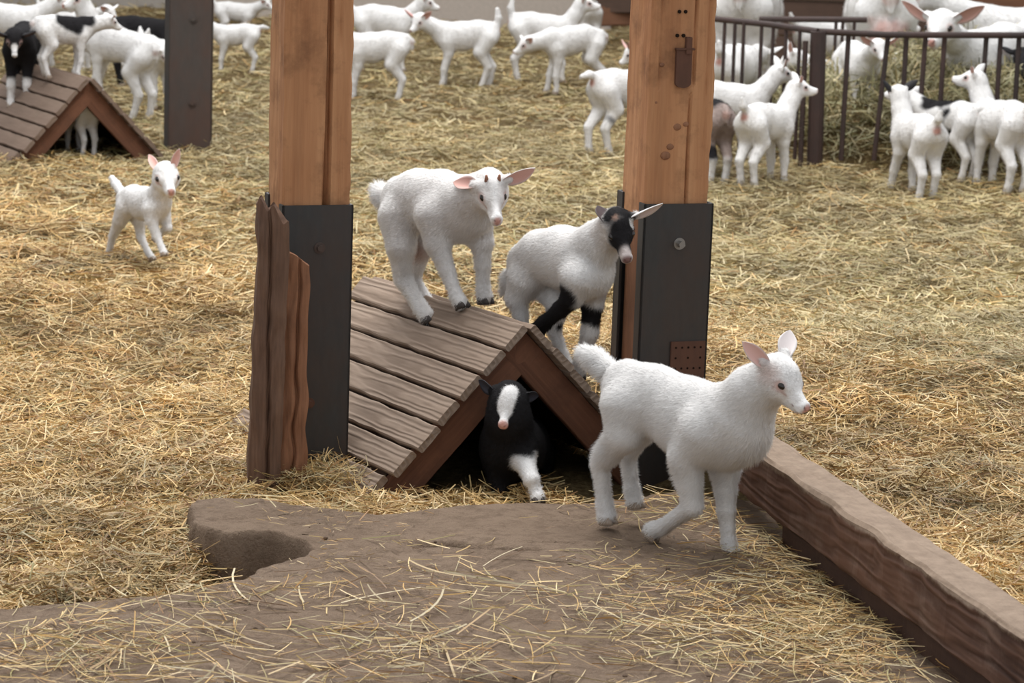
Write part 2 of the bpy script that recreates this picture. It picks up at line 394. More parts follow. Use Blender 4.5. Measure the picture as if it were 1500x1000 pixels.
# thin scatter on the clay: clumped
cl = [(130, 950, 110, 30, 520), (600, 955, 150, 30, 220), (760, 880, 150, 30, 170), (1000, 870, 110, 40, 170), (1130, 930, 110, 45, 900), (1200, 860, 60, 60, 900), (850, 930, 180, 45, 110),
      (560, 722, 60, 9, 140), (440, 716, 60, 12, 300), (620, 830, 80, 30, 20), (930, 740, 60, 20, 110), (300, 870, 140, 16, 130), (1050, 740, 60, 30, 240), (1250, 960, 70, 40, 420), (1140, 790, 45, 30, 320), (640, 985, 300, 20, 80),
      (700, 880, 380, 80, 90)]
PP = []
for (cx, cy, sx, sy, n) in cl:
    q = np.column_stack([rng.normal(cx, sx, n), rng.normal(cy, sy, n)])
    for x, y in q: PP.append(G(x, y, SLAB_Z)[:2])
PP = np.array(PP); sdp = sd_poly(PP, SP); bs = beam_side(PP)
PP = PP[(PP[:, 1] > 4.0) & (bs < .02)]; sdp = sd_poly(PP, SP); inn = sdp < -.03
ZZ = np.where(inn, SLAB_Z+.004, np.maximum(ground_h(PP), .03))
s4 = strands('loose_straw', PP, ZZ, None, .075, .0015, PAL_GOLD*1.15, M_straw, np.full(len(PP), .35), PAL_KHAKI*1.1, .09, .014, .13, seg=3)
tag(s4, 'loose straw stalks scattered over the clay ledge', 'straw', kind='stuff')
# long stalks
PP = np.array([G(x, y, SLAB_Z)[:2] for x, y in zip(rng.uniform(60, 1150, 120), rng.uniform(820, 1010, 120))])
PP = PP[(sd_poly(PP, SP) < -.04) & (beam_side(PP) < -.1)]
s5 = strands('long_stalk_litter', PP, np.full(len(PP), SLAB_Z+.006), None, .15, .0024, np.array([(.50, .37, .20), (.40, .27, .14), (.30, .18, .10), (.62, .52, .34)]), M_straw, tilt=.03, lift=.008, bend=.16, seg=5)
tag(s5, 'long bent stalks lying on the clay ledge', 'straw', kind='stuff')
nq = 5200; PP = np.array([G(x, y, SLAB_Z)[:2] for x, y in zip(rng.uniform(-20, 1350, nq), rng.uniform(742, 1010, nq)**1.0)])
PP = PP[(sd_poly(PP, SP) < -.03) & (beam_side(PP) < .0)]; PP = PP[vnoise(PP, 5, 51)+.6*vnoise(PP, 14, 52) > .02]
s8 = strands('chaff', PP, np.full(len(PP), SLAB_Z+.002), None, .022, .0012, PAL_GOLD*.95, M_straw, np.full(len(PP), .3), np.array([(.09, .06, .04), (.14, .10, .06), (.30, .22, .14), (.06, .045, .03)]), .06, .006, .1)
tag(s8, 'fine broken chaff dusted over the clay ledge', 'chaff', kind='stuff')
# hay in the feeder
n = 26000; P = np.column_stack([rng.uniform(1.0, 3.6, n), rng.uniform(11.55, 14.0, n)])
hh = hay_h(P); P = P[hh > .02]; Z = ground_h(P)
s6 = strands('hay_heap', P, Z, None, .13, .0045, PAL_HAY, M_straw, np.full(len(P), .18), PAL_KHAKI, .6, .12, .5, 1+.5*vnoise(P, 4, 41), seg=3)
tag(s6, 'heap of greenish hay inside and around the metal feeder', 'hay', kind='stuff')
# tuft of straw at the foot of the left post
P = np.array([G(x, y, .0)[:2] for x, y in zip(rng.normal(462, 36, 520), rng.normal(722, 8, 520))])
s7 = strands('straw_tuft', P, np.maximum(ground_h(P), .03)+rng.random(len(P))*.02*np.exp(-((P[:, 0]+.40)/.06)**2), None, .07, .0018, PAL_GOLD, M_straw, np.full(len(P), .4), PAL_KHAKI, .35, .03, .6, seg=3)
tag(s7, 'tuft of straw heaped at the foot of the left timber post', 'straw', kind='stuff')

# ------------------------------------------------------------------ setting at the back
def sbox(name, x0, x1, y0, y1, z0, z1, mat, bev=.01):
    bm = bmesh.new(); box_bm(bm, ((x0+x1)/2, (y0+y1)/2, (z0+z1)/2), (1, 0, 0), (0, 1, 0), (0, 0, 1), (x1-x0)/2, (y1-y0)/2, (z1-z0)/2, bev)
    return link(name, bm_mesh(name, bm), mat)
bm = bmesh.new()
for k in range(9): box_bm(bm, (0, 20.2+.01*(k % 2), .45+.21*k), (1, 0, 0), (0, 1, 0), (0, 0, 1), 9, .03, .10, .008)
o = link('wall_back', bm_mesh('wall_back', bm), M_wallwood); tag(o, 'dark brown board wall at the back of the barn', kind='structure')
o = sbox('trim_1', -9, -2.2, 19.75, 20.1, -.05, .26, M_concd); tag(o, 'grey concrete kerb along the back left', kind='structure')
o = sbox('trim_2', -2.2, .62, 19.4, 20.1, -.05, .45, M_conc, .02); tag(o, 'pale concrete kerb along the back middle', kind='structure')
bm = bmesh.new()
for k in range(8): box_bm(bm, (5.3, 16.6+.012*(k % 2), .10+.215*k), (1, 0, 0), (0, 1, 0), (0, 0, 1), 4.0, .03, .105, .006)
o = link('wall_right', bm_mesh('wall_right', bm), M_wallwood); tag(o, 'brown board partition behind the hay feeder', kind='structure')
o = board('timber_rail', AY(1350, 8, 15.9), AY(1600, 22, 15.9), (0, 0, 1), (0, -1, 0), .16, .05, M_wallred, seed=3); tag(o, 'reddish timber rail running along the partition at top right', 'rail')
for k, (px, py, w, h, rz) in enumerate([(885, 22, .34, .13, .2), (905, 5, .40, .12, -.1)]):
    c = AY(px, py, 18.4); bm = bmesh.new(); box_bm(bm, c, (cos(rz), sin(rz), .04), (-sin(rz), cos(rz), 0), (0, 0, 1), w/2, .12, h/2, .01)
    o = link('timber_block', bm_mesh('timber_block', bm), M_wallred if k == 0 else M_wallwood)
    tag(o, ['reddish squared timber lying low by the back wall', 'dark squared timber stacked above the reddish one by the back wall'][k], 'timber')

# ------------------------------------------------------------------ posts
PY = radians(18.5); pe = np.array([cos(PY), sin(PY), 0]); pn = np.array([-sin(PY), cos(PY), 0])    # e along front face, n into depth
def timber_post(corner, wdt, z0, z1, crack, name_label, seed, cracks):
    """corner = front right corner on plan; local frame: x along front face, y depth, origin front-left"""
    root = empty('timber_post', (corner[0]-pe[0]*wdt, corner[1]-pe[1]*wdt, 0), PY)
    tag(root, name_label, 'post', 'timber posts in steel shoes')
    prof = []
    def side(p, q, n):
        for k in range(n): prof.append((p[0]+(q[0]-p[0])*k/n, p[1]+(q[1]-p[1])*k/n))
    d = wdt*.95; r = .007
    pts = [(r, 0)]
    fx = [r+(wdt-2*r)*k/26 for k in range(27)]
    prof = [(x, 0.0) for x in fx]+[(wdt, r+(d-2*r)*k/8) for k in range(9)]+[(wdt-r-(wdt-2*r)*k/6, d) for k in range(7)]+[(0, d-r-(d-2*r)*k/12) for k in range(13)]
    nzr = 150; bm = bmesh.new(); rings = []
    for i in range(nzr+1):
        z = z0+(z1-z0)*i/nzr; ring = []
        for (x, y) in prof:
            X, Yy = x, y
            if y == 0.0:
                for (cx0, cx1, wd, dep) in cracks:
                    cx = cx0+(cx1-cx0)*(z-z0)/(z1-z0)+.0022*nz(z*9, seed); q = abs(x-cx)/wd
                    if q < 1: Yy += dep*(1-q)**.6
                Yy += .0025*nz(x*40, z*5, seed)+.003*nz(z*7, seed*2, x*8)
            elif x == wdt: X += .007*nz(z*5+3, y*5, seed)+.003*nz(z*30, y*9, seed)
            elif x == 0: X += .004*nz(z*4, y*14, seed+9)+.0025*nz(z*14, y*30, seed)
            ring.append(bm.verts.new((X, Yy, z)))
        rings.append(ring)
    n = len(prof)
    for i in range(nzr):
        for j in range(n): bm.faces.new((rings[i][j], rings[i][(j+1) % n], rings[i+1][(j+1) % n], rings[i+1][j]))
    bm.faces.new(rings[0][::-1]); bm.faces.new(rings[-1])
    link('post_timber', bm_mesh('post_timber', bm), M_timber, root)
    return root
def lbox(name, root, x0, x1, y0, y1, z0, z1, mat, bev=.0012):
    bm = bmesh.new(); box_bm(bm, ((x0+x1)/2, (y0+y1)/2, (z0+z1)/2), (1, 0, 0), (0, 1, 0), (0, 0, 1), (x1-x0)/2, (y1-y0)/2, (z1-z0)/2, bev)
    return link(name, bm_mesh(name, bm), mat, root)
def channel(name, root, x0, x1, y0, fl, z0, z1, mat, outward=-1):
    """U channel: web at y0, flanges reaching fl in y"""
    bm = bmesh.new(); t = .006
    ya, yb = sorted((y0, y0+fl)); 
    box_bm(bm, ((x0+x1)/2, y0+t/2*(1 if fl > 0 else -1), (z0+z1)/2), (1, 0, 0), (0, 1, 0), (0, 0, 1), (x1-x0)/2, t/2, (z1-z0)/2, .001)
    for x in (x0+t/2, x1-t/2): box_bm(bm, (x, (ya+yb)/2, (z0+z1)/2), (1, 0, 0), (0, 1, 0), (0, 0, 1), t/2, (yb-ya)/2, (z1-z0)/2, .001)
    return link(name, bm_mesh(name, bm), mat, root)
def bolt(root, x, y, z, r=.008, mat=None, ln=.012):
    bm = bmesh.new(); cyl_bm(bm, (x, y, z), (x, y-ln, z), r, 6); cyl_bm(bm, (x, y+.001, z), (x, y-.003, z), r*1.7, 16)
    return link('bolt', bm_mesh('bolt', bm), mat or M_steel_rust, root)
# left post
LC = G(503, 700, .0)
def zpix(x, y, Y): return AY(x, y, Y)[2]
zl = zpix(515, 299, LC[1])
lp = timber_post(LC, .152, zl-.03, 1.75, None, 'left foreground timber post with a long dark crack in a black steel shoe', 3.3, [(.098, .102, .0075, .03), (.128, .12, .002, .006), (.03, .035, .0015, .004)])
channel('steel_shoe', lp, -.004, .158, -.012, .034, -.03, zl, M_steel)
channel('steel_shoe', lp, -.004, .158, .160, -.034, -.03, zl+.006, M_steel)
lbox('post_timber', lp, .003, .147, .024, .125, -.03, zl-.03, M_oldwood)
bolt(lp, .082, -.012, zl-.095, .0075); bolt(lp, .066, -.012, .18, .007, M_rust)
lbox('steel_strap', lp, .0, .158, -.016, -.012, .0, .03, M_rust)
# right post
RC = G(1026, 548, .25); zr = zpix(1042, 297, RC[1])
rp = timber_post(RC, .155, zr-.03, 1.75, None, 'right timber post with a rusty hook plate and bolt holes in a black steel shoe', 8.1, [(.098, .112, .0025, .012), (.02, .024, .002, .006), (.135, .14, .0015, .005)])
channel('steel_shoe', rp, -.004, .163, -.012, .036, -.03, zr, M_steel)
channel('steel_shoe', rp, -.004, .163, .165, -.036, -.03, zr+.008, M_steel)
lbox('post_timber', rp, .01, .150, .024, .130, -.03, zr-.03, M_oldwood_red)
bolt(rp, .083, -.012, zr-.09, .008, M_bolt, .02)
# perforated rusty plate low on the shoe
bm = bmesh.new(); pz = zpix(1000, 520, RC[1]); box_bm(bm, (.115, -.015, pz-.01), (1, 0, 0), (0, 1, 0), (0, 0, 1), .042, .0025, .048, .001)
link('nail_plate', bm_mesh('nail_plate', bm), M_rust, rp)
bm = bmesh.new()
for i in range(5):
    for j in range(4):
        if (i+j) % 2 == 0 or j % 2: cyl_bm(bm, (.085+i*.015, -.0172, pz-.048+j*.024), (.085+i*.015, -.0182, pz-.048+j*.024), .0026, 8)
link('plate_holes', bm_mesh('plate_holes', bm), M_dark, rp)
# slotted iron plate on the timber
def localpix(root, c0, px, py):
    p = PL(px, py, c0, pn); q = p-c0; return np.dot(q, pe), q[2]
c0r = np.array([RC[0]-pe[0]*.155, RC[1]-pe[1]*.155, 0.])
xa, za = localpix(rp, c0r, 1000, 100); bm = bmesh.new()
pts = []
hw = .0185; zt = za+.042; zb = za-.042
for k in range(13):
    a = pi+pi*k/12; pts.append((xa+cos(a)*hw, zb+sin(a)*hw*.6+.01))
pts += [(xa+hw, zt), (xa-hw, zt)]
vf = [bm.verts.new((x, -.008, z)) for x, z in pts]; vb = [bm.verts.new((x, .004, z)) for x, z in pts]
n = len(pts); bm.faces.new(vf); bm.faces.new(vb[::-1])
for i in range(n): bm.faces.new((vf[i], vf[(i+1) % n], vb[(i+1) % n], vb[i]))
hk = link('hook_plate', bm_mesh('hook_plate', bm), M_rust, rp)
lbox('hook_tongue', rp, xa+.002, xa+.016, -.012, .0, zt-.01, zt+.028, M_rust)
lbox('hook_tongue', rp, xa-.022, xa+.024, -.012, .0, zt-.001, zt+.0035, M_rust)
for (px, py) in ((995, 17), (1004, 17), (992, 52), (1001, 52)):
    x, z = localpix(rp, c0r, px, py); bm = bmesh.new(); cyl_bm(bm, (x, .004, z), (x, -.0032, z), .004, 10); link('nail_hole', bm_mesh('nail_hole', bm), M_dark, rp)
for (px, py, r) in ((992, 186, .010), (1005, 182, .007), (975, 228, .012), (982, 215, .009), (962, 150, .006), (970, 95, .006)):
    x, z = localpix(rp, c0r, px, py); bm = bmesh.new()
    bmesh.ops.create_icosphere(bm, subdivisions=2, radius=r, matrix=Matrix.Translation((x, .001, z)) @ Matrix.Diagonal((1, .28, .8, 1)))
    link('knot', bm_mesh('knot', bm, True), M_oldwood_red, rp)
# far steel column
FC = G(276, 217, 0); w = .0975
fc = empty('steel_column', FC, radians(4)); tag(fc, 'rust brown steel column standing in the straw behind the far hut', 'column')
bm = bmesh.new(); t = .008
for sgn in (-1, 1): box_bm(bm, (0, sgn*.09, 1.2), (1, 0, 0), (0, 1, 0), (0, 0, 1), w, t/2, 1.25, .001)
box_bm(bm, (0, 0, 1.2), (1, 0, 0), (0, 1, 0), (0, 0, 1), t/2, .088, 1.25)
link('column_profile', bm_mesh('column_profile', bm), M_steel_rust, fc)
lbox('side_flange', fc, -w-.004, -w+.016, -.10, -.07, -.05, 2.45, M_steel)
for (py) in (25, 147):
    z = zpix(282, py, FC[1]); bolt(fc, .02, -.095, z, .011)

# broken old boards leaning on the left post
def ragged_post(name, px0, px1, pyt, pyb, Y, thick, mat, seed, label, lean=0, tops=None):
    a = AY((px0+px1)/2, pyb, Y); wdt = (px1-px0)/ppm(a); b = AY((px0+px1)/2+lean, pyt, Y); h = b[2]-0
    root = None; nx = 22; prof = [(-wdt/2+wdt*k/nx, 0) for k in range(nx+1)]+[(wdt/2, thick*k/4) for k in range(1, 4)]+[(wdt/2-wdt*k/nx, thick) for k in range(nx+1)]+[(-wdt/2, thick-thick*k/4) for k in range(1, 4)]
    bm = bmesh.new(); rings = []; N = 70
    for i in range(N+1):
        t = i/N; ring = []
        for (x, y) in prof:
            topz = h+tops(x/wdt+.5) if tops else h
            z = -.04+(topz+.04)*t
            g = .006*nz(z*4, seed, x*20)+.004*nz(z*18, x*60, seed)
            X = x*(1-.10*t)+(.009*nz(z*5, seed+4, 0)+.006*nz(z*16, seed+8, y*20))+(b[0]-a[0])*t
            Yv = y+(g*1.4 if y == 0 else g*.5)
            if y == 0: Yv += .012*math.exp(-((x-.12*wdt*sin(z*4+seed))/(wdt*.05))**2)
            ring.append(bm.verts.new((X, Yv, z)))
        rings.append(ring)
    n = len(prof)
    for i in range(N):
        for j in range(n): bm.faces.new((rings[i][j], rings[i][(j+1) % n], rings[i+1][(j+1) % n], rings[i+1][j]))
    bm.faces.new(rings[0][::-1]); bm.faces.new(rings[-1])
    o = link(name, bm_mesh(name, bm), mat); o.location = (a[0], Y, 0); o.rotation_euler = (0, 0, radians(10)); tag(o, label, 'board'); return o
ragged_post('broken_board', 363, 411, 312, 727, 5.80, .05, M_oldwood, 2.0, 'tall weathered dark board with splintered top left of the steel shoe', 14, lambda u: .02-.05*u*u+.012*sin(u*14))
ragged_post('broken_board', 408, 449, 376, 716, 5.83, .035, M_oldwood_red, 6.0, 'shorter reddish board with worn top against the front of the steel shoe', 6, lambda u: .008*sin(u*4+1)-.03*max(0, u-.6))

# ------------------------------------------------------------------ the two huts
def hut(O, phi, hw, hh, L, tilt, label, mplank, nplank, seed, ov=.035, scale=1.0):
    root = empty('goat_hut', (O[0], O[1], O[2]), phi); tag(root, label, 'hut')
    bpy.context.view_layer.update(); e = Vector((cos(phi), sin(phi), 0)); n = Vector((-sin(phi), cos(phi), tilt)).normalized(); z = Vector((0, 0, 1)); O = Vector(O)
    sl = sqrt(hw*hw+hh*hh)
    for sgn in (-1, 1):
        dn = (e*hw*sgn-z*hh)/sl                     # down the slope
        nor = (e*hh*sgn+z*hw)/sl
        apex = O+z*hh
        pw = sl/nplank; th = .017*scale
        for k in range(nplank):
            r = random.Random(seed+k+(50 if sgn > 0 else 0))
            c = apex+dn*(pw*(k+.5))+nor*(th/2-.002)
            a = c-n*(ov+r.uniform(-.008, .012)); b = c+n*(L+r.uniform(-.02, .03))
            if k == nplank-1 and sgn < 0: a = c-n*(ov*.2)+dn*.004
            board('roof_plank', a, b, dn, nor, pw-.008*scale, th, mplank, root, seed=seed+k*3.7, rough=.0022, bev=.003)
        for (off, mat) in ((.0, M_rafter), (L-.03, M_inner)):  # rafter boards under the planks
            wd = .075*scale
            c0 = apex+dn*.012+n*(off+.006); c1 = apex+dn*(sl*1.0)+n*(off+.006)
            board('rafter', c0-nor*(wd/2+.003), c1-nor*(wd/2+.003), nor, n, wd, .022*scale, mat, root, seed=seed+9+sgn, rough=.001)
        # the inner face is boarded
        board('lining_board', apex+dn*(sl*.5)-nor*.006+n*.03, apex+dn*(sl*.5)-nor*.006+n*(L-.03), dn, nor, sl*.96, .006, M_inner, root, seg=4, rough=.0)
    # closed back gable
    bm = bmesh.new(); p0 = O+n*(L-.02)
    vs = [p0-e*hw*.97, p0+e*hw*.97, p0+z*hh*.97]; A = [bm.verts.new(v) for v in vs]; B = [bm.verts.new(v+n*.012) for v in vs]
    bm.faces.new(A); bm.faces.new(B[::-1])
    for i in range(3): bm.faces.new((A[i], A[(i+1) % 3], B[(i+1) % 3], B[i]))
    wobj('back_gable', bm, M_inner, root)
    return root
hutA = hut((HM[0], HM[1], 0), HPHI, HW, HH, HL, HT, 'grey plank A-frame hut with a black kid inside, between the two timber posts', M_plank, 7, 11, scale=1.0)
# far hut: fitted by eye
fl = G(28, 250, 0); fr = G(212, 216, 0); ap = None
fm = (fl+fr)/2
ang = math.atan2(fr[1]-fl[1], fr[0]-fl[0]); ang = radians(30)
hwf = .335
fm = G(120, 243, 0); 
hutB = hut((fm[0], fm[1]+.12, 0), ang, .33, .345, .80, 0.0, 'brown plank A-frame hut at far left with kids climbing on its roof', M_plank_far, 7, 90, scale=1.0)
# dark earth inside the huts
for (root, c, a, L, hw) in ((hutA, HM, HPHI, HL, HW), (hutB, (fm[0], fm[1]+.12), ang, .8, .33)):
    pass

# ------------------------------------------------------------------ beam on the right
bperp = bside
wB = .087
def beam_obj(name, off0, off1, s0, s1, z0, z1, mat, label, seed, cat='beam'):
    a = bf0-bdir*(s0)+bperp*((off0+off1)/2); b = bf0+bdir*s1+bperp*((off0+off1)/2); zc = (z0+z1)/2
    return tag(board(name, (a[0], a[1], zc), (b[0], b[1], zc), bperp, (0, 0, 1), abs(off1-off0), z1-z0, mat, seg=90, rough=.004, bev=.007, seed=seed, endcut=.01), label, cat)
M_beamX = wood('beam_shaded_face_wood', (.070, .032, .021), (.022, .012, .010), (.135, .068, .042), 0, 24, (.20, .135, .10), .45, rings=.22, bd=.0022)  # wood of the beam's face darkened, its shade is put into the colour
# upper faces of the beam are covered in trodden clay: a worn dirt layer with a shape of its own
nt = M_beamX.node_tree; b = nt.nodes['Principled BSDF']; src = b.inputs['Base Color'].links[0].from_socket
geo = node(nt, 'ShaderNodeTexCoord'); sx = node(nt, 'ShaderNodeSeparateXYZ'); nt.links.new(geo.outputs['Object'], sx.inputs[0])
nn = noise_tex(nt, 30, 5, .7); ma = node(nt, 'ShaderNodeMath', operation='MULTIPLY_ADD'); nt.links.new(nn, ma.inputs[0]); ma.inputs[1].default_value = .03; nt.links.new(sx.outputs['Z'], ma.inputs[2])
c2 = ramp(nt, noise_tex(nt, 40, 6, .7), [(.35, (.20, .142, .10)), (.65, (.28, .205, .148))])
rm = node(nt, 'ShaderNodeMapRange'); rm.inputs[1].default_value = .056; rm.inputs[2].default_value = .064; nt.links.new(ma.outputs[0], rm.inputs[0])
nt.links.new(mixc(nt, rm.outputs[0], src, c2), b.inputs['Base Color'])
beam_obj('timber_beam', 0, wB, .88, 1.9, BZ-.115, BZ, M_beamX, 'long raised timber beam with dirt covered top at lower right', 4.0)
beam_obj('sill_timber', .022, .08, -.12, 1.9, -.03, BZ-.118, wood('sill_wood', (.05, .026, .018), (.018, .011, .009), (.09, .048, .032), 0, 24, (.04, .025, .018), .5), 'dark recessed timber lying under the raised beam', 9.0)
# log stub under the beam end
c = G(1086, 742, .0); bm = bmesh.new(); cyl_bm(bm, (c[0]-.02, c[1]-.02, .055), (c[0]+.05, c[1]+.28, .055), .045, 22)
for v in bm.verts: v.co += Vector((nz(v.co.x*30, v.co.z*30), 0, nz(v.co.z*30, v.co.x*25, 3)))*.008
o = link('log_stub', bm_mesh('log_stub', bm, False), M_oldwood); tag(o, 'dark round log end lying behind the walking kid under the beam', 'log')

# ------------------------------------------------------------------ hay feeder
fd = empty('hay_feeder', G(1195, 250, 0)); tag(fd, 'dark metal barred hay feeder with hay inside at right', 'feeder')
bpy.context.view_layer.update()
YP = G(1195, 250, 0)[1]
def tube(name, pts, r, mat=M_rail, parent=fd, n=10):
    bm = bmesh.new()
    for a, b in zip(pts[:-1], pts[1:]): cyl_bm(bm, a, b, r, n)
    return wobj(name, bm, mat, parent, False)
pc = AY(1199, 46, YP)
tube('corner_post', [AY(1193, 252, YP), AY(1199, 46, YP)], .035, n=12)
tube('top_rail', [pc, AY(1296, 51, YP+.02), AY(1560, 52, YP+.12)], .014)
tube('top_rail', [pc, AY(1128, 36, YP+.35), AY(1040, 27, YP+.75)], .014)
tube('top_rail', [AY(1112, 28, YP+1.3), AY(1270, 29, YP+1.3)], .014)
for (xt, xb, yb) in ((1243, 1236, 200), (1301, 1284, 190), (1328, 1321, 150), (1356, 1346, 168), (1384, 1376, 175), (1445, 1436, 125), (1466, 1459, 110), (1493, 1486, 160), (1520, 1512, 170)):
    Yb = YP+.03+(xt-1200)/360*.12
    tube('bar', [AY(xt, 52, Yb), AY(xb-4, 235, Yb-.02)], .0115)
for (xt, yt, dY) in ((1062, 30, .65), (1077, 31, .57), (1090, 33, .5), (1116, 36, .40), (1133, 38, .32), (1152, 40, .24), (1172, 43, .12)):
    tube('bar', [AY(xt, yt, YP+dY), AY(xt-8, yt+190, YP+dY-.02)], .0085)
for xt in (1235, 1252, 1225):
    tube('bar', [AY(xt, 29, YP+1.3), AY(xt-5, 120, YP+1.3)], .0085)
tube('bar', [AY(1180, 60, YP-.01), AY(1172, 250, YP-.01)], .012)
# ------------------------------------------------------------------ goats
WHITE = np.array((.82, .805, .79)); PINK = np.array((.62, .36, .30)); BLACK = np.array((.014, .013, .014)); MUZ = np.array((.60, .33, .28))
A_ = np.array
def unit(v): v = np.asarray(v, float); return v/np.linalg.norm(v)
class Body:
    """a smooth blended body surface grown from joints; all in the goat's own frame (x ahead, y left, z up)"""
    def __init__(s): s.pr = []
    def cone(s, a, b, ra, rb, k=.02, Q=None, sc=(1, 1, 1)):
        s.pr.append((A_(a, float), A_(b, float), ra, rb, k, Q, A_(sc, float)))
    def build(s, vox):
        lo = np.min([np.minimum(p[0]-p[2]*1.1, p[1]-p[3]*1.1) for p in s.pr], 0)-3*vox
        hi = np.max([np.maximum(p[0]+p[2]*1.1, p[1]+p[3]*1.1) for p in s.pr], 0)+3*vox
        dim = np.ceil((hi-lo)/vox).astype(int)+1
        Fd = np.full(dim, 1.0, np.float32)
        for a, b, ra, rb, k, Q, sc in s.pr:
            m = k+2*vox; l = np.maximum(((np.minimum(a-ra, b-rb)*1.0-m-lo)/vox).astype(int), 0); h = np.minimum(((np.maximum(a+ra, b+rb)+m-lo)/vox).astype(int)+2, dim)
            if np.any(h <= l): continue
            ax = [lo[i]+vox*np.arange(l[i], h[i]) for i in range(3)]
            X = np.stack(np.meshgrid(*ax, indexing='ij'), -1).reshape(-1, 3)-a
            ba = b-a
            if Q is not None: X = X@Q.T; ba = Q@ba
            X = X/sc; ba = ba/sc; bb = ba@ba
            t = np.clip(X@ba/bb, 0, 1) if bb > 1e-12 else np.zeros(len(X))
            d = (np.sqrt(((X-t[:, None]*ba)**2).sum(1))-(ra+(rb-ra)*t))*sc.min()
            sl = tuple(slice(l[i], h[i]) for i in range(3)); f = Fd[sl].reshape(-1)
            hh = np.clip(.5+.5*(f-d)/k, 0, 1); Fd[sl] = (f*(1-hh)+d*hh-k*hh*(1-hh)).reshape(Fd[sl].shape)
        g = openvdb.FloatGrid(1.0); g.copyFromArray(Fd)
        P, T, Qd = g.convertToQuads(isovalue=0.0) if False else g.convertToPolygons(isovalue=0.0, adaptivity=0.0)
        V = lo+P*vox
        return V, Qd
def paint(V, base, blobs, seed=0, warm=None):
    C = np.tile(base, (len(V), 1)).astype(float)
    n = np.array([nz(*(v*22+seed)) for v in V]) if len(V) < 60000 else np.zeros(len(V))
    for c, r, col, soft in blobs:
        c = np.asarray(c)
        if c.ndim == 2:      # capsule blob
            a, b = c; t = np.clip((V-a)@(b-a)/max(1e-9, (b-a)@(b-a)), 0, 1); d = np.linalg.norm(V-a-t[:, None]*(b-a), axis=1)
        else: d = np.linalg.norm(V-c, axis=1)
        w = np.clip((r*(1+.35*n)-d)/(r*soft)+.5, 0, 1)[:, None]
        C = C*(1-w)+np.asarray(col)*w
    return C
def fur_mesh(name, V, Fc, C, n, ln, wd, zones, seed, droop=.45, nrm_up=.38):
    g = np.random.default_rng(seed); T = np.concatenate([Fc[:, [0, 1, 2]], Fc[:, [0, 2, 3]]]); a, b, c = V[T[:, 0]], V[T[:, 1]], V[T[:, 2]]
    N = np.cross(b-a, c-a); ar = np.linalg.norm(N, axis=1); idx = g.choice(len(T), n, p=ar/ar.sum())
    u = g.random(n); v = g.random(n); f = u+v > 1; u[f] = 1-u[f]; v[f] = 1-v[f]
    P = a[idx]+(b-a)[idx]*u[:, None]+(c-a)[idx]*v[:, None]; N = N[idx]/ar[idx][:, None]
    col = (C[T[idx, 0]]+C[T[idx, 1]]+C[T[idx, 2]])/3
    flow = np.array([-1., 0, -droop])+g.normal(0, .28, (n, 3)); flow -= N*(flow*N).sum(1)[:, None]; flow /= np.linalg.norm(flow, axis=1)[:, None]+1e-9
    L = np.full(n, ln); upn = np.full(n, nrm_up)
    for z in zones:
        c0, r, mul = z[:3]; c0 = np.asarray(c0)
        if c0.ndim == 2:
            aa, b2 = c0; t = np.clip((P-aa)@(b2-aa)/((b2-aa)@(b2-aa)), 0, 1); d = np.linalg.norm(P-aa-t[:, None]*(b2-aa), axis=1)
        else: d = np.linalg.norm(P-c0, axis=1)
        w = np.clip(1.5-d/r, 0, 1); w = w*w*(3-2*w); L = L*(1+w*(mul-1))
        if len(z) > 3: upn = upn+w*z[3]
    L *= g.uniform(.55, 1.25, n)
    D = flow+N*(upn*g.uniform(.5, 1.6, n))[:, None]; D /= np.linalg.norm(D, axis=1)[:, None]
    S = np.cross(D, N); S /= np.linalg.norm(S, axis=1)[:, None]+1e-9
    w2 = (wd*g.uniform(.6, 1.4, n)/2)[:, None]
    tip = P+D*L[:, None]; tip[:, 2] -= L*.12
    VV = np.stack([P-S*w2-N*.0006, P+S*w2-N*.0006, tip], 1).reshape(-1, 3)
    NN = N*.75+D*.25*g.uniform(0, 1, n)[:, None]+g.normal(0, .10, (n, 3)); NN /= np.linalg.norm(NN, axis=1)[:, None]
    CC = np.clip(col*g.uniform(.88, 1.08, n)[:, None], 0, .95)
    return mesh_np(name, VV, np.arange(3*n).reshape(-1, 3), 3, np.repeat(CC, 3, 0), True, np.repeat(NN, 3, 0))

def make_eye_mesh():
    bm = bmesh.new(); bmesh.ops.create_uvsphere(bm, u_segments=16, v_segments=10, radius=1); return bm_mesh('eye', bm, True)
def make_hoof_mesh(mat):
    """two claws side by side, unit size: sole at z=0, toe towards +x"""
    bm = bmesh.new()
    for s in (-1, 1):
        rings = []
        for (z, x0, x1, w) in ((0, -.75, 1.25, .52), (.35, -.78, 1.15, .55), (.9, -.72, .80, .50), (1.25, -.55, .45, .38), (1.45, -.3, .2, .15)):
            ring = []
            for k in range(12):
                a = 2*pi*k/12; cx = (x0+x1)/2; hx = (x1-x0)/2
                ring.append(bm.verts.new((cx+cos(a)*hx, s*.50+sin(a)*w*(1-.35*max(0, cos(a))), z)))
            rings.append(ring)
        for i in range(len(rings)-1):
            for k in range(12): bm.faces.new((rings[i][k], rings[i][(k+1) % 12], rings[i+1][(k+1) % 12], rings[i+1][k]))
        bm.faces.new(rings[0][::-1]); bm.faces.new(rings[-1])
    me = bm_mesh('hoof', bm, True); me.materials.append(mat); return me
EYE = make_eye_mesh(); EYE.materials.append(M_eye)
HOOF = make_hoof_mesh(M_hoof); HOOFD = make_hoof_mesh(M_hoofd)
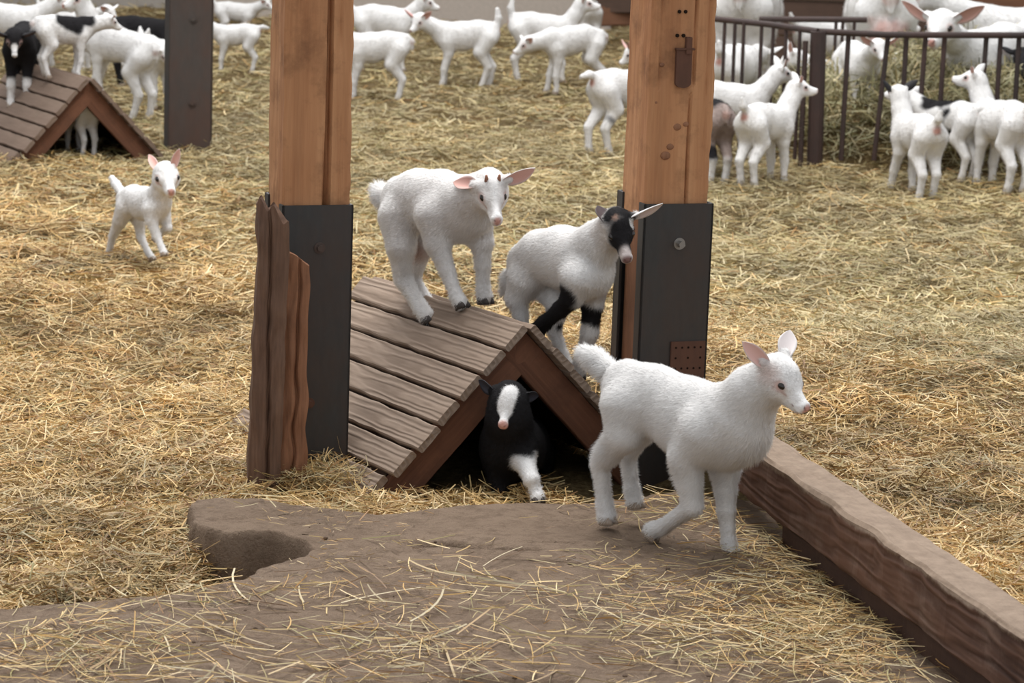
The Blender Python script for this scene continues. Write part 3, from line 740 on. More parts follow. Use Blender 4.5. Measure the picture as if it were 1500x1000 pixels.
def ear_mesh(base, tip, face, width, cin, cout, tipdroop=0.0):
    """a cupped leaf-shaped ear with thickness; face = direction the hollow looks"""
    base, tip, face = A_(base), A_(tip), A_(face, float); ax = tip-base; L = np.linalg.norm(ax); ax = ax/L
    face = face-ax*(face@ax); face = unit(face); sd = np.cross(ax, face)
    nt_, nv = 12, 9; V = []; C = []
    for i in range(nt_+1):
        t = i/nt_; w = width*.5*(sin(pi*min(1, t*.86+.14))**.62)*(1 if t < .55 else 1-.35*((t-.55)/.45)**2)
        if t > .97: w *= .25
        for layer in (0, 1):
            for j in range(nv):
                v = -1+2*j/(nv-1); curl = .55*(1-t)**1.2+.22
                th = .012*L*(1-v*v)+.002
                p = base+ax*(L*t)+sd*(w*v)+face*(w*curl*(v*v)-tipdroop*L*t*t*.0) - face*(th*.5 if layer == 0 else -th*.5)
                V.append(p); C.append(cout if layer == 0 else (cin if abs(v) < .8 and t < .93 else (A_(cin)+A_(cout))/2))
    V = A_(V); idx = lambda i, l, j: (i*2+l)*nv+j; Fc = []
    for i in range(nt_):
        for j in range(nv-1):
            Fc.append((idx(i, 0, j), idx(i, 0, j+1), idx(i+1, 0, j+1), idx(i+1, 0, j)))
            Fc.append((idx(i, 1, j), idx(i+1, 1, j), idx(i+1, 1, j+1), idx(i, 1, j+1)))
        Fc.append((idx(i, 0, 0), idx(i+1, 0, 0), idx(i+1, 1, 0), idx(i, 1, 0)))
        Fc.append((idx(i, 0, nv-1), idx(i, 1, nv-1), idx(i+1, 1, nv-1), idx(i+1, 0, nv-1)))
    for j in range(nv-1):
        Fc.append((idx(nt_, 0, j), idx(nt_, 0, j+1), idx(nt_, 1, j+1), idx(nt_, 1, j)))
    return mesh_np('ear', V, Fc, 4, A_(C), True)

def goat(name, O, yaw, J, label, cat='goat', group=None, vox=.007, base=WHITE, blobs=(), fur=None, zones=(), hoofmat=None, seed=0, ear_in=(.62, .36, .31), ear_out=None,
         horns=(), collar=None, muz=MUZ, face_dark=False):
    """J: spine [(p,r)...] rump->chest, neck [(p,r)...], head dict(c, nose, roll, L), ears [(base,tip,face,w)], legs [ [(p,r)...] x4 ], tail [(p,r)...]"""
    root = empty(name, O, yaw); tag(root, label, cat, group)
    B = Body(); sc = J.get('s', .4)
    ky = J.get('ky', .86)
    sp = J['spine']
    tf = J.get('tf', 1.0)
    for (a, ra), (b, rb) in zip(sp[:-1], sp[1:]): B.cone(a, b, ra*tf, rb*tf, .05*sc, None, (1, ky, 1))
    nk = J['neck']
    for (a, ra), (b, rb) in zip(nk[:-1], nk[1:]): B.cone(a, b, ra, rb, .07*sc)
    H = J['head']; c = A_(H['c'], float); nose = A_(H['nose'], float); L = np.linalg.norm(nose-c); f = (nose-c)/L
    upv = A_(H.get('up', (0, 0, 1)), float); s = unit(np.cross(upv, f)); u = np.cross(f, s); Q = np.array([f, s, u]); hw = H.get('w', 1.0)
    def hp(x, y, z): return c+(f*x+s*y*hw+u*z)*L
    k = .12*L
    B.cone(hp(-.05, 0, .02), hp(.08, 0, .0), .40*L, .38*L, .10*sc if H.get('blend', 1) else k, Q, (1, .88*hw, .95))
    B.cone(hp(.10, 0, .12), hp(.30, 0, .03), .29*L, .25*L, k, Q, (1, .85*hw, 1))
    B.cone(hp(.22, 0, -.02), hp(.86, 0, -.03), .25*L, .135*L, k*.8, Q, (1, .80*hw, 1))
    B.cone(hp(.02, 0, -.22), hp(.78, 0, -.20), .24*L, .105*L, k*.8, Q, (1, .78*hw, 1))
    for sg in (-1, 1): B.cone(hp(.62, .055*sg, -.10), hp(.88, .05*sg, -.12), .11*L, .085*L, .04*L)
    for sg in (-1, 1):
        B.cone(hp(.22, .20*sg, .10), hp(.36, .17*sg, .08), .115*L, .10*L, .08*L)
        B.cone(hp(.05, .20*sg, -.12), hp(.25, .14*sg, -.14), .17*L, .13*L, k)
    B.cone(hp(.90, .045, -.02), hp(.90, -.045, -.02), .098*L, .098*L, .05*L)
    for (b0, t0, fc, w) in J['ears']:
        b0 = A_(b0); t0 = A_(t0); B.cone(b0-(t0-b0)*.12, b0+(t0-b0)*.12, w*.36, w*.30, .02*sc+.004)
    tl = J['tail']
    for i, ((a, ra), (b, rb)) in enumerate(zip(tl[:-1], tl[1:])):
        if i != 2 or len(tl) < 5: B.cone(a, b, ra, rb, .03*sc)
    feet = []
    for leg in J['legs']:
        lf = J.get('lf', (1, 1, 1, 1, 1)); leg = [(q, rr*lf[i]) for i, (q, rr) in enumerate(leg)]
        for i, ((a, ra), (b, rb)) in enumerate(zip(leg[:-1], leg[1:])):
            a, b = A_(a), A_(b)
            if i in (1, 2): m = a*.45+b*.55; rm = (ra*.45+rb*.55)*(.84 if i == 2 else .90); B.cone(a, m, ra, rm, .03*sc if i == 1 else .012*sc); B.cone(m, b, rm, rb, .012*sc)
            else: B.cone(a, b, ra, rb, (.07 if i == 0 else .014)*sc)
        feet.append((A_(leg[-1][0]), A_(leg[-2][0]), leg[-1][1]))
    V, Fc = B.build(vox)
    # orient faces outwards
    n0 = np.cross(V[Fc[:, 1]]-V[Fc[:, 0]], V[Fc[:, 2]]-V[Fc[:, 0]]); vol = (n0*V[Fc[:, 0]]).sum()
    if vol < 0: Fc = Fc[:, ::-1].copy()
    bl = [(A_([hp(1.0, 0, .0), hp(.98, 0, -.07)]), .085*L, muz, .6), (hp(.86, 0, -.2), .09*L, (.66, .52, .47), 1.)]
    for sg in (-1, 1): bl.append((hp(.30, .29*sg, .07), .12*L, (.56, .38, .34), .9)); bl.append((A_([hp(.36, .26*sg, .0), hp(.48, .2*sg, -.06)]), .03*L, (.60, .46, .42), 1.2))
    under = []
    for sg in (-1, 1): under.append((A_([hp(.985, .04*sg, -.03), hp(.975, .085*sg, .02)]), .018*L, (.14, .06, .05), .6))
    mouth = [(A_([hp(1.0, .0, -.12), hp(.72, .14*sg, -.13)]), .014*L, (.25, .13, .11), .8) for sg in (-1, 1)] if vox < .005 else []
    bb = [(x if callable(x) is False else x) for x in blobs]
    res = []
    for q in bb:
        if isinstance(q[0], str): res.append((hp(*q[1]), q[2]*L, q[3], q[4]))
        else: res.append(q)
    C = paint(V, base, (bl if not face_dark else [])+res+(under+mouth if not face_dark else under), seed)
    me = mesh_np('body', V, Fc, 4, C); body = link('body', me, M_coat, root)
    if fur:
        nf, ln, wd = fur
        z = list(zones)+[(A_([hp(.4, 0, 0), hp(1.0, 0, -.1)]), .34*L, .22), (hp(.1, 0, .05), .45*L, .5)]
        z += [(A_([hp(.92, 0, -.05), hp(1.05, 0, -.05)]), .16*L, .01), (hp(.31, .34, .08), .10*L, .05), (hp(.31, -.34, .08), .10*L, .05)]
        fo = link('coat_hair', fur_mesh('coat_hair', V, Fc, C, nf, ln, wd, z, seed+1), M_fur, root)
    for sg in (-1, 1):
        e = link('eye', EYE, None, root); er = .092*L
        p = hp(.31, .265*sg, .085); Mx = Matrix.Identity(4)
        R = Matrix(((f[0], s[0], u[0]), (f[1], s[1], u[1]), (f[2], s[2], u[2])))
        e.matrix_local = Matrix.Translation(Vector(p)) @ R.to_4x4() @ Matrix.Diagonal((er*1.15, er*.9, er*.85, 1))
    eo = base if ear_out is None else ear_out
    for i, (b0, t0, fc, w) in enumerate(J['ears']):
        co = eo[i] if isinstance(eo, list) else eo; ci = ear_in[i] if isinstance(ear_in, list) else ear_in
        o = link('ear', ear_mesh(b0, t0, fc, w*1.1, ci, co), M_skin, root)
    for (hb, ht, hr) in [(hp(.10, .16*q, .34), hp(.08, .18*q, .50), .055*L) for q in horns]:
        bm = bmesh.new(); cyl_bm(bm, hb, ht, hr, 10, hr*.45); 
        for vv in bm.verts: pass
        link('horn_bud', bm_mesh('horn_bud', bm, True), M_horn, root)
    for (p, q, r) in feet:
        d = unit(p-q)                                     # pastern direction
        zax = unit(-d*.55+A_((0, 0, 1.))*(.45 if d[2] < -.3 else .0)); x = A_((1., 0, 0)) if abs(zax[0]) < .9 else A_((0, 0, -1.)); x = unit(x-zax*(x@zax)); y = np.cross(zax, x)
        h = link('hoof', HOOFD if hoofmat == 'dark' else HOOF, None, root); hs = r*1.08
        R = Matrix(((x[0], y[0], zax[0]), (x[1], y[1], zax[1]), (x[2], y[2], zax[2])))
        pos = p-zax*(r*.95)-x*r*.05
        h.matrix_local = Matrix.Translation(Vector(pos)) @ R.to_4x4() @ Matrix.Diagonal((hs, hs*.92, hs, 1))
    if collar:
        pass
    return root

class Frame:
    """turns sightings of joints into the goat's own frame: each joint lies on an upright plane parallel to the goat's length"""
    def __init__(s, O, yaw):
        s.O = A_(O, float); s.yaw = yaw; s.X = A_((cos(yaw), sin(yaw), 0)); s.Y = A_((-sin(yaw), cos(yaw), 0))
    def p(s, x, y, lat=0.):
        q = PL(x, y, s.O+s.Y*lat, s.Y)-s.O; return A_((q@s.X, q@s.Y, q[2]))
    def r(s, px): return px/ppm(s.O+A_((0, 0, .2)))
    def chain(s, *pts): return [(s.p(x, y, l), s.r(r)) for (x, y, l, r) in pts]
    def loc(s, w):
        q = A_(w)-s.O; return A_((q@s.X, q@s.Y, q[2]))
    def tosight(s, vec):  # world direction into local
        v = A_(vec, float); return A_((v@s.X, v@s.Y, v[2]))

# --- template goats for the herd: joints from proportions, size Hh = withers height
def herd(px, py, Hh, yaw, label, cat='goat', head=(20, 0, 25, 0), name='goat_kid', adult=False, legs=(0, 0, 0, 0), tail=1, blobs=(), base=WHITE, O=None, rear=0.0, ears=None, gz=None, group='white goat kids in the pen',
         vox=None, muz=MUZ, ear_in=(.62, .36, .31), ear_out=None, lift=(0, 0, 0, 0), arch=0.0, collar=None, fat=1.0, udder=False, zoff=0.0, earup=.25, **kw):
    """head = (neck pitch up deg, neck yaw left deg, face pitch down deg, face yaw left deg relative to body); rear = front feet raised by this (H)"""
    if O is None:
        g = G(px, py, 0.0); z = ground_h(A_([g[:2]]))[0]; O = G(px, py, z)
    O = A_(O, float)+A_((0, 0, zoff)); yaw = radians(yaw); H = Hh
    def P(x, y, z):      # pitch the trunk when rearing
        return A_((x, y, z))*H
    tr = rear
    def T(x, z, y=0.):
        zz = z+tr*(x+.36)/.7 if x > -.36 else z
        return A_((x, y, zz))*H
    slim = 1.0 if not adult else .93
    if adult:
        spine = [(T(-.44, .84), .150*H), (T(-.25, .80), .185*H*fat), (T(.02, .72+arch), .225*H*fat), (T(.26, .74), .20*H*fat), (T(.42, .78), .16*H)]
        nb = T(.44, .84); nl = .46; hl = .27; r1, r2 = .135, .075
    else:
        spine = [(T(-.34, .82), .155*H), (T(-.17, .80+arch), .178*H*fat), (T(.06, .745+arch), .205*H*fat), (T(.23, .735), .195*H*fat), (T(.34, .77), .155*H)]
        nb = T(.37, .83); nl = .31; hl = .225; r1, r2 = .13, .088
    npch, nyw, fp, fy = [radians(v) for v in head]
    nd = A_((cos(npch)*cos(nyw), cos(npch)*sin(nyw), sin(npch))); hc = nb+nd*nl*H
    neck = [(nb-nd*.05*H, r1*H), (nb+nd*nl*.5*H, (r1+r2)/2*H*.95), (hc-nd*.02*H, r2*H)]
    fd = A_((cos(fp)*cos(fy), cos(fp)*sin(fy), -sin(fp))); L = hl*H*(1.22 if adult else 1.12)
    hc2 = hc+fd*.03*H+A_((0, 0, .03*H)); nose = hc2+fd*L; sd = unit(np.cross((0, 0, 1), fd)); u = np.cross(fd, sd)
    E = []
    for i, sg in enumerate((-1, 1)):
        b0 = hc2+sd*sg*L*.30+u*L*.20-fd*L*.05
        ev = (ears[i] if ears else (1.0, earup, -.15))    # out, up, fwd
        t0 = b0+unit(sd*sg*ev[0]+u*ev[1]+fd*ev[2])*L*.82; fc = fd*.8-A_((0, 0, .5))*1+sd*sg*.2*0
        E.append((b0, t0, fc, L*.36))
    LG = []
    hipx = -.34 if not adult else -.42; kf = 1.0 if adult else 1.17; shx = .26
    for i, (side, front) in enumerate(((-1, 0), (1, 0), (-1, 1), (1, 1))):
        sx = legs[i]; lf = lift[i]; y = side*.095
        if front:
            fz = tr*(.62/.7)+lf; fx = shx+.03+sx
            LG.append([(T(shx, .66, y), .105*H), (T(shx-.02, .50, y), .072*H*slim), (A_((shx+.03+sx*.5, y, .27+fz*1.0))*H, .047*H*slim*kf), (A_((fx, y, .09+fz))*H, .036*H*slim*kf), (A_((fx+.015, y, .045+fz))*H, .040*H*slim*kf)])
        else:
            fx = hipx-.0+sx
            LG.append([(T(hipx, .74, y), .125*H), (T(hipx+.11+sx*.25, .53, y*1.1), .100*H), (A_((hipx-.045+sx*.7, y, .32+lf))*H, .050*H*slim*kf), (A_((fx-.005, y, .10+lf))*H, .037*H*slim*kf), (A_((fx+.015, y, .045+lf))*H, .041*H*slim*kf)])
    if adult:
        LG = [[(p, r*.92 if i > 1 else r) for i, (p, r) in enumerate(l)] for l in LG]
    tb = T(spine[0][0][0]/H-.10, .91)
    if tail == 1: tl = [(tb, .045*H), (tb+A_((-.07, 0, .06))*H, .042*H), (tb+A_((-.10, 0, .15))*H, .022*H)]
    elif tail == 2: tl = [(tb, .045*H), (tb+A_((-.10, 0, .02))*H, .042*H), (tb+A_((-.20, 0, .0))*H, .03*H)]
    elif tail == 3: tl = [(tb, .045*H), (tb+A_((-.02, 0, .12))*H, .045*H), (tb+A_((.0, 0, .24))*H, .032*H)]
    else: tl = [(tb, .045*H), (tb+A_((-.06, 0, -.06))*H, .04*H), (tb+A_((-.07, 0, -.16))*H, .022*H)]
    if udder: tl = tl+[(T(-.50, .62), .10*H), (T(-.50, .44), .125*H), (T(-.50, .36), .05*H)]
    J = dict(s=H, lf=(.95, .92, .92, .92, .92), spine=spine, neck=neck, head=dict(c=hc2, nose=nose), ears=E, legs=LG, tail=tl)
    bl = []
    for q in blobs:
        if isinstance(q[0], str): bl.append(q)
        else:
            c = A_(q[0], float)*H; bl.append((c, q[1]*H, q[2], q[3]))
    bl.append((A_(T(spine[0][0][0]/H-.15, .84)), .045*H, (.50, .27, .22), .9))
    bl += [(A_((hipx+.05, 0, .0))*H, .12*H, (.60, .54, .46), 1.6), (A_((shx+.03, 0, .0))*H, .12*H, (.60, .54, .46), 1.6)] if base is WHITE else []
    if udder: bl.append((A_([T(-.54, .56), T(-.54, .34)]), .15*H, (.62, .42, .38), .5))
    r = goat(name, O, yaw, J, label, cat, group, vox or max(.0075, .019*H), base, bl, fur=(int(9000*(1.0 if not adult else 1.8)), .030*H if not adult else .03*H, .0026), seed=int(abs(px)*7+abs(py)), muz=muz, ear_in=ear_in, ear_out=ear_out, **kw)
    if collar is not None:
        pass
    return r
# ================= the walking white kid in front
yawA = radians(-43); OA = G(985, 795, SLAB_Z); fA = Frame(OA, yawA); p = fA.p; r = fA.r
hA = dict(c=p(1144, 553, .0), nose=p(1183, 599, -.012)); 
view = fA.tosight(CAMP-OA)
JA = dict(s=.40, ky=.82, tf=.92, lf=(.9, .85, .88, .86, .9),
  spine=fA.chain((921, 568, 0, 45), (960, 586, 0, 52), (1010, 612, 0, 60), (1056, 625, 0, 60), (1084, 628, 0, 52)),
  neck=fA.chain((1082, 604, 0, 46), (1104, 574, 0, 34), (1128, 556, 0, 27)),
  head=hA, ears=[(p(1121, 533, -.03), p(1087, 500, -.075), view+A_((.6, -.3, -.2)), r(21)), (p(1149, 522, .03), p(1157, 483, .06), view+A_((.3, 0, 0)), r(25))],
  tail=fA.chain((888, 540, 0, 15), (872, 526, 0, 13), (856, 517, 0, 9)),
  legs=[fA.chain((918, 596, -.035, 42), (914, 636, -.045, 29), (880, 680, -.04, 14.5), (886, 738, -.035, 12), (889, 756, -.035, 14)),
        fA.chain((930, 590, .03, 38), (938, 630, .04, 24), (920, 668, .04, 13), (926, 716, .04, 11.5), (930, 734, .04, 13)),
        fA.chain((1030, 632, -.045, 38), (1006, 668, -.05, 28), (1015, 741, -.045, 15.5), (971, 771, -.04, 12), (957, 776, -.04, 14)),
        fA.chain((1066, 640, .045, 36), (1062, 682, .05, 25), (1064, 748, .045, 14.5), (1068, 794, .045, 12.5), (1071, 810, .045, 15))])
goat('goat_kid', OA, yawA, JA, 'white kid walking across the clay ledge with one bent foreleg raised', 'goat', None, .0042, WHITE,
     blobs=[(p(1105, 528, -.03)*0+p(1124, 545, -.05), .02, (.70, .55, .49), 1.5)],
     fur=(150000, .011, .0011), zones=[(A_([p(886, 545, 0), p(856, 515, 0)]), .03, 1.7, .35), (p(888, 650, -.05), .035, 2.2, .35), (p(872, 620, 0), .03, 1.8, .3), (p(1000, 690, -.05), .03, 1.7, .3), (A_([p(950, 640, 0), p(1000, 672, 0)]), .03, 1.5), (p(1095, 670, 0), .05, 1.7, .25),
       (A_([p(880, 690, 0), p(888, 760, 0)]), .03, .55), (A_([p(1064, 745, .04), p(1070, 815, .04)]), .035, .6), (p(1073, 820, .04), .02, 1.6, .2)], seed=3, ear_in=[(.70, .44, .39), (.82, .74, .72)])
# ================= the white kid on the ridge
rp0 = HM.tolist()+[HH]; nA = A_((hn[0], hn[1], HT))
def ridge(t): return A_((HM[0]+hn[0]*t, HM[1]+hn[1]*t, HH+HT*t+.018))
yawB = radians(-48); OB = ridge(.36); fB = Frame(OB, yawB); p = fB.p; r = fB.r
view = fB.tosight(CAMP-OB)
JB = dict(s=.38, ky=.86, tf=.93, lf=(.9, .85, .88, .86, .9),
  spine=fB.chain((590, 291, 0, 37), (614, 290, 0, 43), (646, 297, 0, 49), (674, 308, 0, 47), (694, 308, 0, 36)),
  neck=fB.chain((688, 296, 0, 38), (704, 286, -.01, 29), (716, 280, -.02, 24)),
  head=dict(c=p(719, 279, -.035), nose=p(729, 324, -.080), w=.80, up=fB.tosight((0, -.3, 1))),
  ears=[(p(699, 272, -.065), p(664, 267, -.05), fB.tosight((-.2, -1, .5)), r(20)), (p(741, 263, -.02), p(784, 246, .0), fB.tosight((.2, -1, -.6)), r(21))],
  tail=fB.chain((569, 298, 0, 15), (560, 286, 0, 13), (554, 276, 0, 7)),
  legs=[fB.chain((584, 318, -.035, 33), (588, 362, -.045, 24), (591, 408, -.04, 15), (617, 452, -.04, 12.5), (626, 464, -.04, 13)),
        fB.chain((604, 320, .03, 30), (618, 362, .035, 19), (604, 408, .03, 13), (630, 448, .03, 11), (636, 456, .03, 11.5)),
        fB.chain((638, 318, -.045, 32), (641, 356, -.05, 20), (655, 396, -.045, 12.5), (668, 432, -.045, 10.5), (675, 443, -.045, 11.5)),
        fB.chain((696, 325, .04, 30), (706, 355, .045, 18), (707, 388, .045, 12.5), (708, 422, .045, 11), (710, 435, .045, 12.5))])
goat('goat_kid', OB, yawB, JB, 'white kid with horn buds bounding on the plank hut ridge with head lowered', 'goat', None, .0045, WHITE,
     blobs=[(p(612, 372, 0), .03, (.52, .36, .30), 1.2)],
     fur=(85000, .010, .0012), zones=[(A_([p(570, 295, 0), p(553, 273, 0)]), .028, 2.0, .5), (p(583, 400, 0), .03, 1.7, .3), (A_([p(655, 390, 0), p(677, 450, 0)]), .03, .6)], seed=5,
     horns=(-1, 1), hoofmat='dark')
# ================= the pied kid leaping off the far slope
yawC = radians(-50); OC = A_((.175, 6.02, .02)); fC = Frame(OC, yawC); p = fC.p; r = fC.r; view = fC.tosight(CAMP-OC)
JC = dict(s=.37, ky=.9, tf=.93, lf=(.9, .85, .88, .86, .9),
  spine=fC.chain((772, 384, 0, 33), (794, 376, 0, 40), (824, 376, 0, 46), (850, 386, 0, 48), (862, 398, 0, 42)),
  neck=fC.chain((858, 372, 0, 36), (878, 354, 0, 28), (894, 338, 0, 23)),
  head=dict(c=p(906, 332, -.01), nose=p(920, 381, -.040), w=.85, up=fC.tosight((-.1, -.4, 1))),
  ears=[(p(887, 326, -.035), p(875, 301, -.03), fC.tosight((.5, -1, 0)), r(19)), (p(926, 316, .01), p(971, 298, .03), fC.tosight((.2, -.6, -1)), r(17))],
  tail=fC.chain((757, 400, 0, 12), (750, 410, 0, 13), (744, 424, 0, 8)),
  legs=[fC.chain((768, 410, -.03, 28), (758, 436, -.035, 19), (763, 462, -.03, 12), (768, 498, -.03, 10), (770, 508, -.03, 11)),
        fC.chain((798, 410, .03, 28), (818, 446, .03, 19), (812, 484, .03, 11), (824, 520, .03, 10), (828, 532, .03, 11)),
        fC.chain((848, 408, -.045, 30), (838, 436, -.05, 17), (822, 452, -.05, 13.5), (798, 472, -.05, 12), (788, 482, -.05, 12.5)),
        fC.chain((868, 412, .04, 28), (868, 446, .045, 17), (864, 486, .045, 14.5), (852, 528, .045, 11), (847, 542, .045, 12.5))])
bk = (BLACK*1.2)
goat('goat_kid', OC, yawC, JC, 'pied white kid with black face patch and black foreleg leaping off the hut', 'goat', None, .0045, WHITE*.97,
     blobs=[('h', (.05, 0, .0), .62, (.70, .66, .63), .3), ('h', (.35, .12, .12), .44, bk, .25), ('h', (-.12, 0, .2), .34, bk, .3), ('h', (.05, -.10, .40), .07, (.34, .22, .17), .9), ('h', (.12, .30, .16), .13, WHITE, .3), ('h', (.85, 0, .02), .20, (.50, .44, .42), .7), ('h', (.62, -.18, -.22), .12, bk, .4), ('h', (.98, 0, -.03), .12, (.22, .13, .12), .5),
            (A_([p(884, 374, -.05), p(880, 392, -.06)]), .019, bk, .5), (p(858, 324, .0), .018, bk, .8), (A_([p(836, 432, -.05), p(786, 486, -.05)]), .036, bk, .2), (p(838, 415, -.06), .018, bk, .8), (p(868, 458, .045), .034, bk, .2), (p(822, 478, .03), .010, bk, .5)],
     fur=(85000, .010, .0012), zones=[(A_([p(757, 400, 0), p(742, 428, 0)]), .028, 2.0, .5), (p(790, 420, 0), .03, 1.6, .3), (p(748, 460, 0), .03, 1.6, .3)], seed=8,
     ear_in=[(.10, .07, .07), (.66, .55, .52)], ear_out=[(.10, .09, .09), WHITE], hoofmat='dark', face_dark=True)
# ================= the black kid in the hut
yawD = radians(-78); OD = A_((HM[0]+.02-hn[0]*.11, HM[1]-hn[1]*.11, .0)); fD = Frame(OD, yawD)
def pd(x, y, dy):  # place at a depth dy behind the hut mouth
    return fD.loc(AY(x, y, OD[1]+dy))
rD = fD.r
JD = dict(s=.34, ky=.95,
  spine=[(pd(762, 650, .34), rD(40)), (pd(760, 652, .2), rD(46)), (pd(750, 655, .06), rD(48)), (pd(745, 648, .02), rD(40))],
  neck=[(pd(748, 640, .02), rD(38)), (pd(745, 612, -.02), rD(30)), (pd(744, 592, -.02), rD(25))],
  head=dict(c=pd(745, 584, -.02), nose=pd(736, 624, -.09), up=fD.tosight((0, -.3, 1))),
  ears=[(pd(724, 572, -.02), pd(701, 556, .0), fD.tosight((0, -1, -.6)), rD(18)), (pd(765, 578, -.02), pd(789, 580, .0), fD.tosight((0, -1, -.3)), rD(18))],
  tail=[(pd(765, 630, .42), rD(12)), (pd(766, 620, .46), rD(8))],
  legs=[[(pd(735, 670, .3), rD(26)), (pd(735, 700, .3), rD(18)), (pd(735, 725, .32), rD(10)), (pd(737, 736, .3), rD(9)), (pd(737, 739, .3), rD(9))],
        [(pd(790, 665, .3), rD(26)), (pd(792, 695, .3), rD(18)), (pd(792, 715, .32), rD(10)), (pd(792, 725, .3), rD(9)), (pd(792, 728, .3), rD(9))],
        [(pd(735, 672, .02), rD(26)), (pd(732, 700, .02), rD(16)), (pd(732, 725, .0), rD(10)), (pd(732, 742, .0), rD(9)), (pd(732, 746, .0), rD(10))],
        [(pd(762, 655, .0), rD(24)), (pd(768, 676, -.04), rD(15)), (pd(779, 703, -.10), rD(11)), (pd(786, 721, -.11), rD(8.5)), (pd(788, 729, -.12), rD(10))]])
goat('goat_kid', OD, yawD, JD, 'black kid with a white blaze and one white foreleg peering out of the hut', 'goat', None, .0045, BLACK,
     blobs=[(A_([pd(748, 573, -.05), pd(740, 600, -.07)]), .0165, WHITE, .25), (A_([pd(740, 600, -.08), pd(736, 622, -.1)]), .019, WHITE, .25), ('h', (.97, 0, -.03), .17, MUZ*1.1, .4), (A_([pd(770, 680, -.03), pd(778, 702, -.10), ][0:2]), .036, WHITE, .2), (A_([pd(779, 703, -.09), pd(790, 732, -.13)]), .045, WHITE, .2)],
     fur=(45000, .009, .0012), zones=[], seed=12, ear_in=(.03, .03, .04), ear_out=BLACK*1.5, hoofmat='dark', face_dark=True)
# ================= the small kid running at left
yawE = radians(-52); gE = G(205, 383, 0); OE = A_((gE[0], gE[1], ground_h(A_([gE[:2]]))[0])); fE = Frame(OE, yawE); p = fE.p; r = fE.r; view = fE.tosight(CAMP-OE)
JE = dict(s=.27, ky=.9, lf=(.9, .9, .9, .9, .9),
  spine=fE.chain((186, 292, 0, 17), (196, 292, 0, 20), (212, 298, 0, 23.5), (226, 300, 0, 23), (233, 297, 0, 18)),
  neck=fE.chain((230, 291, 0, 19), (237, 278, 0, 14), (241, 266, 0, 12)),
  head=dict(c=p(243, 258, -.005), nose=p(251, 281, -.045), up=fE.tosight((0, -.3, 1))),
  ears=[(p(231, 250, -.02), p(218, 226, -.01), view, r(11)), (p(253, 246, .01), p(263, 217, .02), view, r(11))],
  tail=fE.chain((177, 280, 0, 6.5), (170, 270, 0, 6), (164, 260, 0, 4)),
  legs=[fE.chain((184, 304, -.025, 16), (176, 322, -.03, 11), (165, 346, -.03, 6.5), (160, 368, -.03, 5), (161, 374, -.03, 5.5)),
        fE.chain((192, 304, .025, 15), (204, 324, .03, 10), (206, 346, .03, 6.5), (217, 369, .03, 5), (223, 378, .03, 5.5)),
        fE.chain((222, 308, -.03, 15), (222, 324, -.035, 9), (230, 346, -.03, 6.5), (237, 362, -.03, 5), (240, 370, -.03, 6)),
        fE.chain((236, 306, .03, 14), (242, 322, .03, 8.5), (246, 334, .03, 6.5), (232, 344, .03, 5), (228, 348, .03, 5.5))])
goat('goat_kid', OE, yawE, JE, 'small white kid with upright ears running over the straw left of the posts', 'goat', None, .0055, WHITE, fur=(22000, .009, .0018), seed=15)
#HERD#
# ================= the herd behind
def HB(px, py):    # point on the near slope of the far hut
    e = A_((cos(ang), sin(ang), 0)); ap = A_((fm[0], fm[1]+.12, .345)); nor = unit(-e*.345+A_((0, 0, .33))); d = ray(px, py)
    return CAMP+d*(np.dot(ap+nor*.012-CAMP, nor)/np.dot(d, nor))
def HIND(px, py, H, yaw):     # stand so that the hind feet are at this place on the ground
    g = G(px, py, 0); z = ground_h(A_([g[:2]]))[0]; g = G(px, py, z); a = radians(yaw); return g+A_((cos(a), sin(a), 0))*.36*H
def ON(px, Y, z=None):
    g = AY(px, 200, Y); zz = ground_h(A_([g[:2]]))[0] if z is None else z; return A_((g[0], Y, zz))
BK = BLACK*1.3; up60 = ((1, .25, -.15), (1, .25, -.15))
hb = HB(16, 160)
herd(0, 0, .36, -88, 'black kid with white stripe on face and white forelegs standing on the far hut roof', O=hb+A_((.02, .16, 0)), zoff=.0, base=BK, group=None, head=(5, 0, 55, 12), tail=0, name='goat_kid', lift=(.25, .25, 0, 0),
     blobs=[((.29, -.1, .1), .24, WHITE, .2), ((.29, .1, .1), .24, WHITE, .2), ('h', (.6, 0, .1), .16, WHITE, .3), ('h', (.98, 0, -.1), .2, WHITE, .3)], ear_out=BK, ear_in=(.08, .06, .06))
rb = A_((fm[0], fm[1]+.12, .36)); nB = A_((-sin(ang), cos(ang), 0))
def RB(t): return rb+nB*t
herd(0, 0, .27, 25, 'white kid with a black saddle patch standing on the ridge of the far hut', O=HB(84, 112)+A_((.02, .05, -.01)), group=None, head=(8, -10, 25, 0), tail=0, legs=(.05, .05, -.1, -.1), blobs=[((.10, -.1, .92), .25, BK, .2), ((.30, -.05, .95), .18, BK, .2)])
herd(0, 0, .40, 158, 'tall white kid with raised head standing right behind the far hut', O=HIND(212, 178, .40, 158), rear=.26, head=(62, 10, 15, 70), tail=0, legs=(-.03, .08, .05, -.1), group=None, ears=((.9, .8, 0), (.9, .8, 0)))
herd(224, 158, .36, -62, 'white kid with lowered head against the left side of the steel column', head=(-5, -10, 45, -10))
herd(212, 126, .38, 8, 'black goat with raised neck half hidden behind the steel column', base=BK, group=None, head=(62, 0, 10, 0), ear_out=BK, tail=2)
herd(168, 140, .33, 172, 'white kid mostly hidden behind the tall raised-head kid at the far hut', head=(10, 20, 20, 30))
herd(12, 112, .40, 10, 'white kid behind the black kid at the upper left corner', head=(30, 0, 20, 0))
herd(100, 104, .36, -20, 'white kid looking right just behind the saddle patched kid', head=(20, 0, 35, 0))
